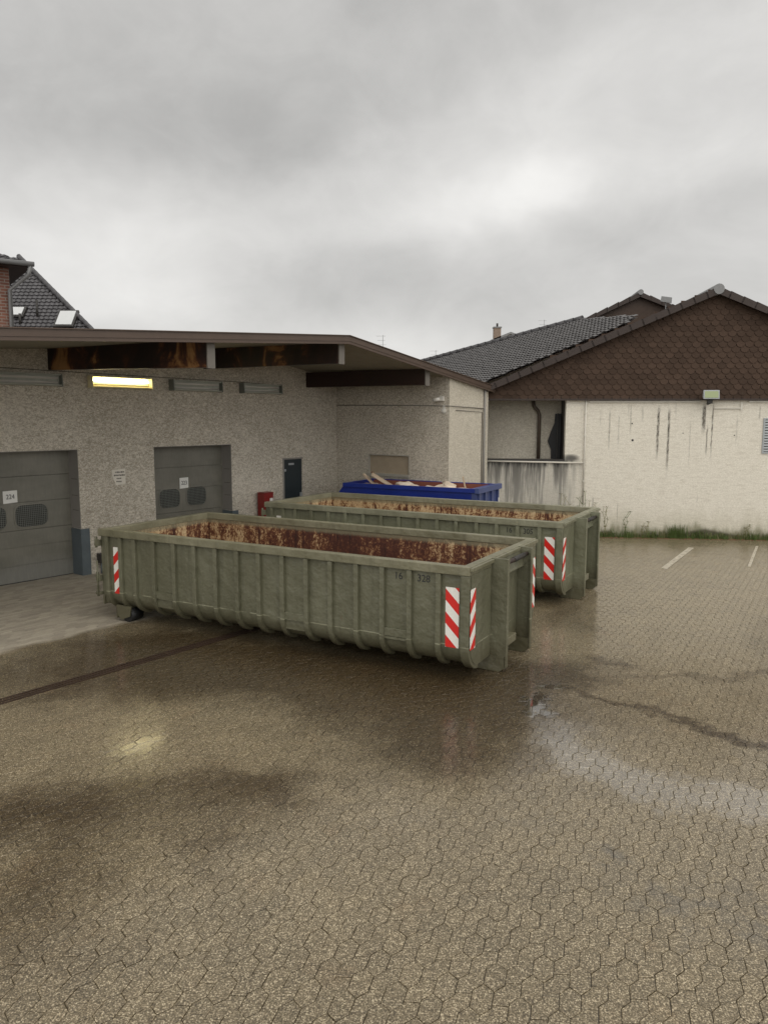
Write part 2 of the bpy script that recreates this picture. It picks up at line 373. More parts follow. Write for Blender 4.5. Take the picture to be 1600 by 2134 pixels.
def f_paver(g,b):
    p,x,y,x0,y0,D,dry,dark,line=ground_common(g)
    tone=X(g,g.node('ShaderNodeAttribute',attribute_name='tone').outputs['Fac'])
    v1=g.voro(p,95); v2=g.voro(p,95,out='Color'); cr,cg,cb=g.xyz(v2.s)
    sp=g.smooth(cr,.60,.90)*g.smooth(v1,.55,.25)          # pale pebbles
    sd_=g.smooth(cg,.70,.92)*g.smooth(v1,.55,.30)          # dark pebbles
    grain=g.noise(p,75,4,.75)
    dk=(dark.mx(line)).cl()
    agg=g.noise(p,92,2,.6); agg2=g.noise(g.vm('ADD',p,(7.,3.,0.)),30,2,.7)
    mtx=agg*.75+agg2*.25
    base=g.ramp(mtx,[(.34,(.060,.043,.020)),(.43,(.092,.070,.037)),(.50,(.150,.117,.066)),(.57,(.245,.195,.120)),(.66,(.52,.435,.30))])
    base=g.mix(sd_*.6,base,(.035,.026,.015))
    md=g.noise(p,.8,4,.6); md2=g.noise(p,4.,4,.6)
    base=g.vm('SCALE',base,scale=(md*.5+.75)*(md2*.35+.83)*(tone*.16+.92))
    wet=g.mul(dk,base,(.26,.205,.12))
    wet=g.mix(sp*(1-dk*.5)*g.smooth(agg2,.38,.55)*.8,wet,(.66,.56,.38))
    red=g.smooth(g.noise(p,1.7,4,.6),.58,.75)*.35; wet=g.mul(red,wet,(1.,.82,.68))
    oil=gblob(g,x,y,[(1.62,5.15,.16,.12,0,1.),(2.0,4.75,.5,.2,.1,.8),(2.5,4.35,.35,.2,0,.9),(1.05,5.6,.15,.1,0,.8),(1.95,4.3,.1,.1,0,.6)])*g.smooth(g.noise(p,6,4,.6),.35,.6)
    wet=g.mix((oil*.5).cl(),wet,(.085,.083,.078))
    dryc=g.mix(g.noise(p,40,3,.6),(.27,.24,.19),(.42,.375,.30))
    run=g.noise(g.comb((x0*.618+y0*.786)*.5,D*11.,0.),1.,3,.6)
    dryc=g.vm('SCALE',dryc,scale=(run*.7+.62)*(tone*.30+.83))
    c=g.mix(dry,wet,dryc)
    rough_n=g.noise(p,2.,4,.6)
    pud=gblob(g,x,y,[(1.72,8.2,.15,.20,.3,1.3),(1.95,8.65,.32,.17,-.1,1.1),(1.78,7.98,.17,.16,0,1.2)])
    film=gblob(g,x,y,[(1.72,7.0,.36,.5,0,1.0),(2.35,6.40,.80,.30,-.40,1.2),(3.3,5.75,.8,.30,-.40,1.3),(-2.40,7.10,.26,.34,0,1.),(1.95,7.6,.4,.4,0,.5),(.2,5.6,.8,.3,.4,.35)])
    film=g.smooth(film+(g.noise(p,5,5,.7)-.5)*.7,.20,1.05)
    pud=g.smooth(pud+(g.noise(p,7,4,.7)-.5)*.5,.35,.95)
    cr_=(rough_n*.20+.06)*(1-pud*.75)*(1-film*.45)
    hb_=g.node('ShaderNodeBump'); hb_.inputs['Strength'].default_value=.12; hb_.inputs['Distance'].default_value=.003; g.link((sp*.3+grain)*(1-pud*.9),hb_.inputs['Height']); g.link(hb_.outputs[0],b.inputs['Coat Normal'])
    return {'Base Color':g.mul(pud*.7,c,(.45,.47,.5)),'Roughness':.6,'Specular IOR Level':.3,'Coat Weight':(1-dry)*.95,'Coat IOR':film*1.1+pud*.8+1.40,'Coat Roughness':cr_,
            'bump':((sp*.5+grain*1.2)*(1-pud*.85),.6,.006)}
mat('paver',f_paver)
def f_joint(g,b):
    p,x,y,x0,y0,D,dry,dark,line=ground_common(g)
    n=g.noise(p,30,4,.7); c=g.mix(n,(.045,.034,.02),(.11,.085,.052))
    return {'Base Color':g.mix(dry,c,(.07,.06,.045)),'Roughness':.7,'Coat Weight':(1-dry)*.5,'Coat Roughness':.3}
mat('joint',f_joint)
def f_far(g,b):
    p=wpos(g); return {'Base Color':g.mix(g.noise(p,.6,5,.6),(.10,.085,.055),(.17,.145,.10)),'Roughness':.6}
mat('far_ground',f_far)
def f_line(g,b):
    p=wpos(g); n=g.noise(p,9,5,.75); return {'Base Color':g.mix(g.smooth(n,.38,.56),(.22,.185,.125),(.50,.455,.37)),'Roughness':.5}
mat('line_paint',f_line)
mat('drain_iron',f_simple((.050,.030,.022),.45,.4,8,.3))

# ------------------------------------------------------------------ mesh helpers
def tag(o,label=None,cat=None,group=None,kind=None):
    if label: o['label']=label
    if cat: o['category']=cat
    if group: o['group']=group
    if kind: o['kind']=kind
    return o
def empty(name,loc=(0,0,0),rz=0.,label=None,cat=None,group=None):
    o=bpy.data.objects.new(name,None); col.objects.link(o); o.location=loc; o.rotation_euler=(0,0,rz); o.empty_display_size=.3
    return tag(o,label,cat,group)
class MB:
    def __init__(s): s.v=[]; s.f=[]; s.sm=[]
    def poly(s,pts,smooth=False):
        b=len(s.v); s.v+= [tuple(p) for p in pts]; s.f.append(tuple(range(b,b+len(pts)))); s.sm.append(smooth); return s
    def hexa(s,p):   # 8 points: bottom 4 (ccw from above), top 4
        b=len(s.v); s.v+=[tuple(q) for q in p]
        for f in ((3,2,1,0),(4,5,6,7),(0,1,5,4),(1,2,6,5),(2,3,7,6),(3,0,4,7)): s.f.append(tuple(b+i for i in f)); s.sm.append(False)
        return s
    def box(s,x0,x1,y0,y1,z0,z1):
        return s.hexa([(x0,y0,z0),(x1,y0,z0),(x1,y1,z0),(x0,y1,z0),(x0,y0,z1),(x1,y0,z1),(x1,y1,z1),(x0,y1,z1)])
    def prism(s,prof,vec,cap=True,smooth=False):  # prof: list of 3D points, extruded by vec
        b=len(s.v); n=len(prof); vec=Vector(vec)
        s.v+=[tuple(p) for p in prof]+[tuple(Vector(p)+vec) for p in prof]
        for i in range(n):
            j=(i+1)%n; s.f.append((b+i,b+j,b+n+j,b+n+i)); s.sm.append(smooth)
        if cap: s.f.append(tuple(b+i for i in reversed(range(n)))); s.f.append(tuple(b+n+i for i in range(n))); s.sm+=[False,False]
        return s
    def strip(s,prof,vec,smooth=True): # open surface
        b=len(s.v); n=len(prof); vec=Vector(vec)
        s.v+=[tuple(p) for p in prof]+[tuple(Vector(p)+vec) for p in prof]
        for i in range(n-1): s.f.append((b+i,b+i+1,b+n+i+1,b+n+i)); s.sm.append(smooth)
        return s
    def tube(s,path,r,n=10,cap=True):
        path=[Vector(p) for p in path]; b=len(s.v)
        for k,p in enumerate(path):
            t=(path[min(k+1,len(path)-1)]-path[max(k-1,0)]).normalized()
            a=t.orthogonal().normalized() if k==0 else (a-t*a.dot(t)).normalized()
            c=t.cross(a)
            for i in range(n):
                an=2*PI*i/n; s.v.append(tuple(p+a*math.cos(an)*r+c*math.sin(an)*r))
        for k in range(len(path)-1):
            for i in range(n):
                j=(i+1)%n; s.f.append((b+k*n+i,b+k*n+j,b+(k+1)*n+j,b+(k+1)*n+i)); s.sm.append(True)
        if cap:
            s.f.append(tuple(b+i for i in reversed(range(n)))); e=b+(len(path)-1)*n; s.f.append(tuple(e+i for i in range(n))); s.sm+=[False,False]
        return s
    def cyl(s,p0,p1,r,n=20): return s.tube([p0,p1],r,n)
    def build(s,name,m,parent=None,loc=None,rz=None,bevel=0.):
        me=bpy.data.meshes.new(name); me.from_pydata(s.v,[],s.f); me.update()
        bm=bmesh.new(); bm.from_mesh(me); bmesh.ops.recalc_face_normals(bm,faces=bm.faces); bm.to_mesh(me); bm.free()
        me.polygons.foreach_set('use_smooth',s.sm)
        me.materials.append(MT[m]); o=bpy.data.objects.new(name,me); col.objects.link(o)
        if parent: o.parent=parent
        if loc is not None: o.location=loc
        if rz is not None: o.rotation_euler=(0,0,rz)
        if bevel: 
            md=o.modifiers.new('bevel','BEVEL'); md.width=bevel; md.segments=2; md.limit_method='ANGLE'; md.angle_limit=R(40)
        return o
def text_mesh(s,size,m,name,parent,mtx,width=1.):
    cu=bpy.data.curves.new('t','FONT'); cu.body=s; cu.size=size; cu.align_x='CENTER'; cu.align_y='CENTER'; cu.extrude=.0008
    ob=bpy.data.objects.new('t',cu); col.objects.link(ob); dg=bpy.context.evaluated_depsgraph_get(); dg.update()
    me=bpy.data.meshes.new_from_object(ob.evaluated_get(dg)); bpy.data.objects.remove(ob)
    me.transform(Matrix.Diagonal((width,1,1,1))); me.transform(mtx)
    me.materials.clear(); me.materials.append(MT[m]); o=bpy.data.objects.new(name,me); col.objects.link(o); o.parent=parent; return o
def face_mtx(loc):   # text lying in local XZ plane, facing local -Y
    return Matrix.Translation(loc)@Matrix.Rotation(PI/2,4,'X')

# ------------------------------------------------------------------ ground
MB().poly([(-300,-100,-.035),(300,-100,-.035),(300,400,-.035),(-300,400,-.035)]).build('ground','far_ground')['kind']='structure'
MB().poly([(-16,-2,-.012),(16,-2,-.012),(16,24,-.012),(-16,24,-.012)]).build('paving_joints','joint')['kind']='structure'
def build_pavers():
    a=np.array([.191,-.094]); b=np.array([-.099,-.165])
    V=[np.array(q) for q in [(-.043,.065),(.024,.113),(.075,.052),(.043,-.065),(-.024,-.113),(-.075,-.052)]]
    Pp=np.array([.049,-.044]); Q=np.array([.142,-.050])
    hx=np.array(V)
    s1=np.array([Pp,Q,a+V[0],a+V[1],Q-b,Pp-b,V[3]-b,V[2]])
    def area(P): x,y=P[:,0],P[:,1]; return .5*np.sum(x*np.roll(y,-1)-np.roll(x,-1)*y)
    shapes=[]
    for P in (hx,s1):
        if area(P)<0: P=P[::-1]
        shapes.append(P)
    def inset(P,dd):
        n=len(P); out=[]
        for i in range(n):
            p0,p1,p2=P[i-1],P[i],P[(i+1)%n]; e1=(p1-p0)/np.linalg.norm(p1-p0); e2=(p2-p1)/np.linalg.norm(p2-p1)
            n1=np.array([-e1[1],e1[0]]); n2=np.array([-e2[1],e2[0]]); m=n1+n2; m/=max(np.dot(m,n1),.35); m=m/ (1 if True else 1)
            mm=(n1+n2); mm=mm/np.dot(mm,n1); out.append(p1+mm*dd)
        return np.array(out)
    # clean near-collinear corner of the strip stone
    rng=np.random.default_rng(3)
    verts=[];faces=[];tones=[]; base=0; tf=[]
    sh=[(inset(P,.0020),inset(P,.0052)) for P in shapes]
    M=np.linalg.inv(np.stack([a,b],1))
    cs=[M@np.array(q) for q in ((-13,.5),(15,.5),(15,21),(-13,21))]
    i0,i1=int(min(c[0] for c in cs))-1,int(max(c[0] for c in cs))+2; j0,j1=int(min(c[1] for c in cs))-1,int(max(c[1] for c in cs))+2
    allv=[]
    for i in range(i0,i1):
        for j in range(j0,j1):
            c=a*i+b*j
            if not(.5<c[1]<21. and abs(c[0])<1.2+c[1]*.62+.4): continue
            sp=.5  # neighbours share a slow wave in level
            for k,(o1,o2) in enumerate(sh):
                dz=rng.normal(0,.0007); tx,ty=rng.normal(0,.0045,2); cc=shapes[k].mean(0)
                jit=rng.normal(0,.0008,2)
                n=len(o1)
                for ring,zz in ((o1,-.011),(o1,-.0022),(o2,0.)):
                    q=ring+c+jit; d_=ring-cc
                    z=zz+(dz+d_[:,0]*tx+d_[:,1]*ty if zz>-.01 else 0)
                    allv.append(np.column_stack([q,np.broadcast_to(z,(n,))]))
                t=rng.random()
                for r0 in (0,1):
                    for m_ in range(n):
                        m2=(m_+1)%n; faces.append((base+r0*n+m_,base+r0*n+m2,base+(r0+1)*n+m2,base+(r0+1)*n+m_)); tf.append(t)
                faces.append(tuple(base+2*n+m_ for m_ in range(n))); tf.append(t)
                base+=3*n
    v=np.concatenate(allv)
    me=bpy.data.meshes.new('paving_stones'); me.from_pydata(v.tolist(),[],faces); 
    at=me.attributes.new('tone','FLOAT','FACE'); at.data.foreach_set('value',tf)
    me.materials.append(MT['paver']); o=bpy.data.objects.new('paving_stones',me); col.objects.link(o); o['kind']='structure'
build_pavers()
def wall_pt(s,D,z=0.): return (s*.618+D*.786,22.72+s*.786-D*.618,z)
# drainage channel in front of the depot
dr=empty('drain_channel',wall_pt(-18,5.62,.0),.904); dr['kind']='structure'
mb=MB(); mb.box(0,16,-.085,-.06,.001,.008); mb.box(0,16,.06,.085,.001,.008); mb.box(0,16,-.01,.01,.001,.007)
mb.build('channel_frame','drain_iron',dr)
mb=MB()
for i in range(400): mb.box(.01+i*.04,.028+i*.04,-.058,-.012,.001,.005); mb.box(.01+i*.04,.028+i*.04,.012,.058,.001,.005)
mb.build('channel_grate','drain_iron',dr)
for (p,q,wd) in [((5.97,15.81),(7.62,18.45),.13),((7.9,16.05),(9.38,18.71),.06)]:
    p=Vector(p+(0,));q=Vector(q+(0,)); n=Vector((-(q-p).y,(q-p).x,0)).normalized()*wd/2
    mb=MB(); N=16
    for k in range(N):
        a_=p.lerp(q,k/N);b_=p.lerp(q,(k+1)/N); mb.poly([(*(a_-n)[:2],.0045),(*(a_+n)[:2],.0045),(*(b_+n)[:2],.0045),(*(b_-n)[:2],.0045)])
    mb.build('parking_line','line_paint')['kind']='structure'

# ------------------------------------------------------------------ depot building (local: x along door wall, -y outwards)
dep=empty('depot_building',(0,22.72,0),.904,'grey rough plastered depot with sectional doors under a deep brown edged canopy roof','building')
def ztop(s): return 4.845+(s+5.98)*.07 if s<-5.98 else 4.845-(s+5.98)*.139
S0=-20.; SC=-2.12; TE=-3.70; SE=-.43
doors=[(-12.0,-9.83),(-8.07,-5.91)]; DH=2.55; REC=.35
# door wall with openings, built from butted pieces
mb=MB()
def wbox(mb,s0,s1,z0,z1=None,y0=0.,y1=.30):
    if z1 is None:
        # up to the soffit; split at ridge
        cuts=[s0]+([-5.98] if s0<-5.98<s1 else [])+[s1]
        for a_,b_ in zip(cuts[:-1],cuts[1:]):
            za,zb=ztop(a_)-.06,ztop(b_)-.06
            mb.hexa([(a_,y0,z0),(b_,y0,z0),(b_,y1,z0),(a_,y1,z0),(a_,y0,za),(b_,y0,zb),(b_,y1,zb),(a_,y1,za)])
    else: mb.box(s0,s1,y0,y1,z0,z1)
wbox(mb,S0,SC+.3,DH)
GD=(-4.17,-3.50,2.11)
for a_,b_ in ((S0,doors[0][0]),(doors[0][1],doors[1][0]),(doors[1][1],GD[0])): wbox(mb,a_,b_,-.05,DH)
wbox(mb,GD[0],GD[1],GD[2],DH); wbox(mb,GD[1],SC+.3,-.05,DH)
mb.build('door_wall','plaster_depot',dep)
# return wall (plane s=SC, facing -s), window hole D 1.14..2.5, z 1.73..2.23
W0,W1,WZ0,WZ1=1.13,2.50,1.72,2.22
zr=ztop(SC)-.06
mb=MB()
for (d0,d1,z0,z1) in ((0.,W0,-.05,zr),(W1,3.70,-.05,zr),(W0,W1,-.05,WZ0),(W0,W1,WZ1,zr)): mb.box(SC,SC+.28,-d1,-d0-(.0 if d0 else .002),z0,z1)
mb.build('return_wall','plaster_depot',dep)
mb=MB(); za,zb=ztop(SC+.28)-.10,ztop(SE)-.10
mb.hexa([(SC+.282,-3.697,-.05),(SE+.2,-3.697,-.05),(SE+.2,-3.4,-.05),(SC+.282,-3.4,-.05),(SC+.282,-3.697,za),(SE+.2,-3.697,zb),(SE+.2,-3.4,zb),(SC+.282,-3.4,za)])
mb.box(SC-.001,SC+.280,-3.712,-3.702,-.05,ztop(SC+.28)-.10)
mb.build('end_wall','plaster_light',dep)
# window with closed roller shutter
mb=MB(); n=13
for i in range(n):
    z0=WZ0+(WZ1-WZ0)*i/n; z1=WZ0+(WZ1-WZ0)*(i+.86)/n
    mb.hexa([(SC+.05,-W1+.03,z0),(SC+.07,-W1+.03,z0),(SC+.07,-W0-.03,z0),(SC+.05,-W0-.03,z0),(SC+.062,-W1+.03,z1),(SC+.075,-W1+.03,z1),(SC+.075,-W0-.03,z1),(SC+.062,-W0-.03,z1)])
mb.box(SC+.08,SC+.10,-W1+.001,-W0-.001,WZ0+.001,WZ1-.001)
wn=mb.build('shutter_window','shutter',dep)
MB().box(SC-.06,SC+.05,-W1-.03,-W0+.03,WZ0-.07,WZ0-.002).build('sill','stone_sill',wn)
mb=MB(); mb.box(SC-.004,SC+.05,-W0-.03,-W0-.001,WZ0,WZ1-.001); mb.box(SC-.004,SC+.05,-W1+.001,-W1+.03,WZ0,WZ1-.001); mb.box(SC-.004,SC+.05,-W1+.031,-W0-.031,WZ1-.025,WZ1-.001); mb.build('frame','stone_sill',wn)
# sectional doors
def rr(cx,cz,w_,h_,r,n=6):
    pts=[]
    for (sx,sz,a0) in ((1,1,0),(-1,1,90),(-1,-1,180),(1,-1,270)):
        for k in range(n+1):
            a_=R(a0+90*k/n); pts.append((cx+sx*(w_/2-r)+r*math.cos(a_),cz+sz*(h_/2-r)+r*math.sin(a_)))
    return pts
def sect_door(s0,s1,num,vents):
    y=REC
    mb=MB(); zs=[.0,.34,.70,1.02,1.56,2.06,DH]
    for k,(za,zb) in enumerate(zip(zs[:-1],zs[1:])):
        g_=.016 if k in (0,1) else .009
        mb.box(s0,s1,y,y+.04,za+.012*(k==0),zb-g_)
        if k in (0,1): mb.box(s0+.01,s1-.01,y+.012,y+.03,zb-g_,zb)
    mb.box(s0,s1,y+.042,y+.07,.0,DH)
    o=mb.build('sectional_door','door_paint',dep)
    MB().box(s0+.0,s1-.0,y-.015,y+.03,-.005,.011).build('rubber_seal','black_rubber',o)
    for (c,w_,z,h_) in vents:
        fr=rr(c,z,w_+.05,h_+.05,.14); inn=rr(c,z,w_,h_,.13)
        m2=MB(); b=0; n=len(fr)
        m2.v=[(p[0],y-.012,p[1]) for p in fr]+[(p[0],y-.014,p[1]) for p in inn]+[(p[0],y-.001,p[1]) for p in fr]+[(p[0],y-.001,p[1]) for p in inn]
        for i in range(n):
            j=(i+1)%n; m2.f+=[(i,j,n+j,n+i),(i,j,2*n+j,2*n+i),(n+i,n+j,3*n+j,3*n+i)]; m2.sm+=[False]*3
        v=m2.build('vent_window','door_paint',o)
        m3=MB(); m3.poly([(p[0],y-.003,p[1]) for p in inn]); m3.build('opening','dark_metal',v)
        m4=MB(); st=.037
        def span(x,ax):
            # chord of the rounded rectangle
            hw,hh=(w_/2,h_/2) if ax==0 else (h_/2,w_/2); r=.13; e=abs(x)-(hw-r)
            return hh if e<=0 else hh-r+math.sqrt(max(r*r-e*e,0))
        k=-w_/2+st/2
        while k<w_/2: hsp=span(k,0)-.004; m4.box(c+k-.0035,c+k+.0035,y-.010,y-.006,z-hsp,z+hsp); k+=st
        k=-h_/2+st/2
        while k<h_/2: hsp=span(k,1)-.004; m4.box(c-hsp,c+hsp,y-.0132,y-.0102,z+k-.0035,z+k+.0035); k+=st
        m4.build('mesh_grille','lamp_metal',v)
    return o
sect_door(doors[0][0],doors[0][1],'224',[(-10.655,.63,1.285,.42),(-11.46,.63,1.285,.42)])
sect_door(doors[1][0],doors[1][1],'223',[(-7.45,.55,1.35,.42),(-6.70,.55,1.355,.42)])
for k,(s0,s1) in enumerate(doors):
    for sd_,s in ((-1,s0),(1,s1)):
        a_,b_=(s,s+.006) if sd_<0 else (s-.006,s)
        j=MB().box(a_,b_,.003,REC,.96,DH-.004).build('door_jamb','jamb_grey',dep)
        for zz in (1.62,1.32,1.95): MB().box(a_-.002*(sd_>0),b_+.002*(sd_<0),.06,REC-.08,zz,zz+.012).build('jamb_mark','ink_worn',j)
        mb=MB()
        if sd_>0: mb.box(s-.02,s-.001,-.018,REC,0,.95); mb.box(s-.001,s+.17,-.02,-.002,0,.95)
        else: mb.box(s+.001,s+.02,-.018,REC,0,.95); mb.box(s-.17,s+.001,-.02,-.002,0,.95)
        mb.build('corner_guard','guard_blue',dep,bevel=.003)
    MB().box(s0+.002,s1-.002,.003,REC,DH-.012,DH-.002).build('lintel','jamb_grey',dep)
# narrow steel door
mb=MB(); mb.box(GD[0],GD[1],.03,.08,-.0,GD[2]-.002); sdoor=mb.build('steel_door','steel_door',dep)
MB().box(GD[0]+.19,GD[0]+.38,.018,.029,1.96,2.01).build('door_closer','louvre_metal',sdoor)
MB().box(GD[0]+.02,GD[0]+.09,.015,.029,1.80,1.86).build('hinge','louvre_metal',sdoor)
MB().box(GD[1]-.08,GD[1]-.03,-.01,.029,1.12,1.22).build('handle','louvre_metal',sdoor)
mb=MB(); mb.box(GD[0]-.05,GD[0],-.012,.028,0,GD[2]+.04); mb.box(GD[0],GD[1],-.012,.028,GD[2],GD[2]+.04); mb.build('door_frame','jamb_grey',dep)

# roof: felt top, boarded soffit, fascia (rake along D=3.78)
RY=-3.80; RB=6.0
def rpt(s,y,dz): return (s,y,ztop(s)+dz)
mb=MB()
for a_,b_ in ((S0,-5.98),(-5.98,SE+.35)):
    mb.hexa([rpt(a_,RY+.03,-.05),rpt(b_,RY+.03,-.05),rpt(b_,RB,-.05),rpt(a_,RB,-.05),rpt(a_,RY+.03,-.012),rpt(b_,RY+.03,-.012),rpt(b_,RB,-.012),rpt(a_,RB,-.012)])
mb.build('roof','roof_felt',dep)
mb=MB()
for a_,b_ in ((S0,-5.98),(-5.98,SE+.30)):
    mb.hexa([rpt(a_,RY+.04,-.10),rpt(b_,RY+.04,-.10),rpt(b_,.28,-.062),rpt(a_,.28,-.062),rpt(a_,RY+.04,-.055),rpt(b_,RY+.04,-.055),rpt(b_,.28,-.055),rpt(a_,.28,-.055)])
mb.build('soffit','soffit_board',dep)
mb=MB(); me_=MB()
for a_,b_ in ((S0,-5.98),(-5.98,SE+.36)):
    mb.hexa([rpt(a_,RY,-.165),rpt(b_,RY,-.165),rpt(b_,RY+.03,-.165),rpt(a_,RY+.03,-.165),rpt(a_,RY,-.004),rpt(b_,RY,-.004),rpt(b_,RY+.03,-.004),rpt(a_,RY+.03,-.004)])
    me_.hexa([rpt(a_,RY-.025,-.003),rpt(b_,RY-.025,-.003),rpt(b_,RY+.06,-.003),rpt(a_,RY+.06,-.003),rpt(a_,RY-.025,.012),rpt(b_,RY-.025,.012),rpt(b_,RY+.06,.012),rpt(a_,RY+.06,.012)])
fo=mb.build('fascia','fascia_brown',dep); me_.build('roof_edge_strip','fascia_brown',fo)
mb=MB()
for a_,b_ in ((S0,-5.98),(-5.98,SE+.36)):
    mb.hexa([rpt(a_,RY-.012,-.11),rpt(b_,RY-.012,-.11),rpt(b_,RY-.002,-.11),rpt(a_,RY-.002,-.11),rpt(a_,RY-.012,-.10),rpt(b_,RY-.012,-.10),rpt(b_,RY-.002,-.10),rpt(a_,RY-.002,-.10)])
mb.build('fascia_bead','fascia_brown',fo)
# eave end on the right
mb=MB(); mb.hexa([rpt(SE+.30,RY,-.15),rpt(SE+.36,RY,-.15),rpt(SE+.36,1.,-.15),rpt(SE+.30,1.,-.15),rpt(SE+.30,RY,-.02),rpt(SE+.36,RY,-.02),rpt(SE+.36,1.,-.02),rpt(SE+.30,1.,-.02)]); mb.build('gutter','fascia_brown',dep)
def beam(sa,sb,za,zb,ha,hb,m_,wd=.14,Dt=3.62):
    p=[(sa-wd/2,0.01,za),(sa+wd/2,.01,za),(sb+wd/2,-Dt,zb),(sb-wd/2,-Dt,zb)]
    mb=MB(); mb.hexa([p[3],p[2],p[1],p[0],(p[3][0],p[3][1],zb+hb),(p[2][0],p[2][1],zb+hb),(p[1][0],p[1][1],za+ha),(p[0][0],p[0][1],za+ha)])
    o=mb.build('roof_beam',m_,dep)
    MB().box(sb-wd/2-.012,sb+wd/2+.012,-Dt-.03,-Dt-.002,zb-.015,zb+hb+.0).build('beam_cap','cap_grey',o)
beam(-10.28,-9.40,4.08,4.03,.43,.45,'beam_wood')
beam(-6.60,-6.04,4.29,4.29,.44,.42,'beam_wood')
beam(-3.26,-2.97,3.98,3.96,.38,.38,'beam_wood_dark')
beam(-14.6,-13.4,3.86,3.80,.38,.42,'beam_wood')
# cables on the walls
mb=MB(); mb.tube([(-14,-.012,4.10),(-9.6,-.012,4.06),(-5.6,-.012,4.03),(-4.2,-.012,3.99)],.007,6); mb.build('cable','cable',dep)
mb=MB(); mb.tube([(SC-.012,-.02,3.53),(SC-.012,-1.8,3.51),(SC-.012,-3.71,3.48),(SC+.05,-3.728,3.48),(SE,-3.715,3.43)],.011,6); mb.build('conduit','cap_grey',dep)
mb=MB(); mb.tube([(SC+.3,-3.712,3.38),(SE-.12,-3.712,3.34),(SE-.12,-3.712,1.0)],.009,6); mb.build('conduit','cap_grey',dep)
mb=MB(); mb.tube([(SE-.03,-3.73,3.95),(SE-.03,-3.73,.3)],.03,8); mb.build('corner_pipe','jamb_grey',dep)

# wall lamps
def lamp(s0,s1,lit,label,z=3.885):
    L=s1-s0; o=empty('wall_lamp',wall_pt((s0+s1)/2,0.,z),.904,label,'lamp','strip lamps along the depot wall')
    mb=MB(); mb.prism([(-L/2,0,-.10),(-L/2,-.05,-.115),(-L/2,-.17,-.10),(-L/2,-.17,-.085),(-L/2,-.06,-.085),(-L/2,-.06,.09),(-L/2,-.15,.10),(-L/2,-.15,.115),(-L/2,0,.115)],(L,0,0))
    mb.build('housing','tray_lit' if lit else 'lamp_tray',o)
    for x in (-L/2-.02,L/2): MB().prism([(x,-.001,-.12),(x,-.18,-.12),(x,-.16,.125),(x,-.001,.125)],(.02,0,0)).build('end_cap','lamp_metal' if not lit else 'tray_lit',o)
    for zz in (-.045,.04):
        MB().cyl((-L/2+.05,-.10,zz),(L/2-.05,-.10,zz),.022,12).build('tube','tube_lit' if lit and zz>0 else ('tray_lit' if lit else 'white_plastic'),o)
    return o
lamp(-11.6,-10.18,False,'unlit grey strip lamp cut off by the left edge, left of the lit yellow lamp')
ll=lamp(-9.53,-8.17,True,'glowing warm yellow strip lamp, the only lit one on the depot wall')
lamp(-7.61,-6.28,False,'unlit grey strip lamp above the second sectional door, right of the lit lamp')
lamp(-5.60,-4.37,False,'unlit grey strip lamp nearest the wall corner, above the narrow dark door')
def hang(name,pts_or_mb,m_,s,D,z,label,cat,rz=.904,group=None):
    o=pts_or_mb.build(name,m_,None,wall_pt(s,D,z),rz); tag(o,label,cat,group); return o
def signpaper(s,z,w_,h_,txt,label,D,m_='paper'):
    e=empty('paper_sign',wall_pt(s,D,z),.904,label,'sign')
    mb=MB(); mb.hexa([(-w_/2,-.004,-h_/2-.008),(w_/2,-.006,-h_/2+.004),(w_/2,-.001,-h_/2+.004),(-w_/2,-.001,-h_/2-.008),(-w_/2,-.005,h_/2),(w_/2,-.009,h_/2+.006),(w_/2,-.001,h_/2+.006),(-w_/2,-.001,h_/2)])
    mb.build('paper','%s'%m_,e)
    text_mesh(txt,.13,'ink','number',e,face_mtx((0,-.012,.0)),.85)
    return e
signpaper(-11.05,1.675,.27,.23,'224','white paper sign numbered 224 on the left sectional door',-REC)
signpaper(-7.045,1.68,.24,.24,'223','white paper sign numbered 223 on the second sectional door',-REC)
nt_=empty('wall_notice',wall_pt(-8.95,0,1.95),.904,'torn faded paper notice with four lines glued on plaster between the doors','notice')
MB().prism([(-.16,-.002,.15),(.16,-.002,.17),(.16,-.002,-.15),(-.06,-.002,-.17),(-.13,-.002,-.02)],(0,-.004,0)).build('paper','paper_worn',nt_)
mb=MB(); rd=random.Random(4)
for k,(x0,x1) in enumerate([(-.08,.12),(-.11,.12),(-.05,.05),(-.06,.06)]):
    x=x0
    while x<x1: dx=rd.uniform(.012,.035); mb.box(x,x+dx,-.009,-.007,.09-k*.065-rd.uniform(0,.008),.11-k*.065+rd.uniform(0,.008)); x+=dx+.008
    mb.build('writing_line','ink_worn',nt_); mb=MB()
# red post box / hydrant cabinet
rp=empty('red_cabinet',wall_pt(-5.0,.18,0),.904,'narrow red metal fire hose cabinet beside the second sectional door','cabinet')
mb=MB(); mb.box(-.16,.16,-.12,.12,0,1.33); mb.build('body','red_paint',rp,bevel=.012)
MB().box(-.168,.168,-.13,.128,1.332,1.345).build('lid','red_paint',rp,bevel=.003)
MB().box(.03,.13,-.128,-.121,1.08,1.2).build('sticker','paper',rp)
MB().box(.05,.08,-.14,-.121,.70,.82).build('handle','dark_metal',rp)
# small wall hydrant left of container
hy=empty('wall_bracket',wall_pt(-9.45,.10,0),.904,'small dark pipe fitting at the wall foot left of the near container','fitting')
MB().cyl((0,.02,0),(0,.02,.22),.04,12).build('pipe','guard_blue',hy)
MB().box(-.09,.05,-.05,.08,.221,.42).build('head','dark_metal',hy,bevel=.01)
MB().cyl((.12,0,0),(.12,0,.30),.045,12).build('pipe','dark_metal',hy)
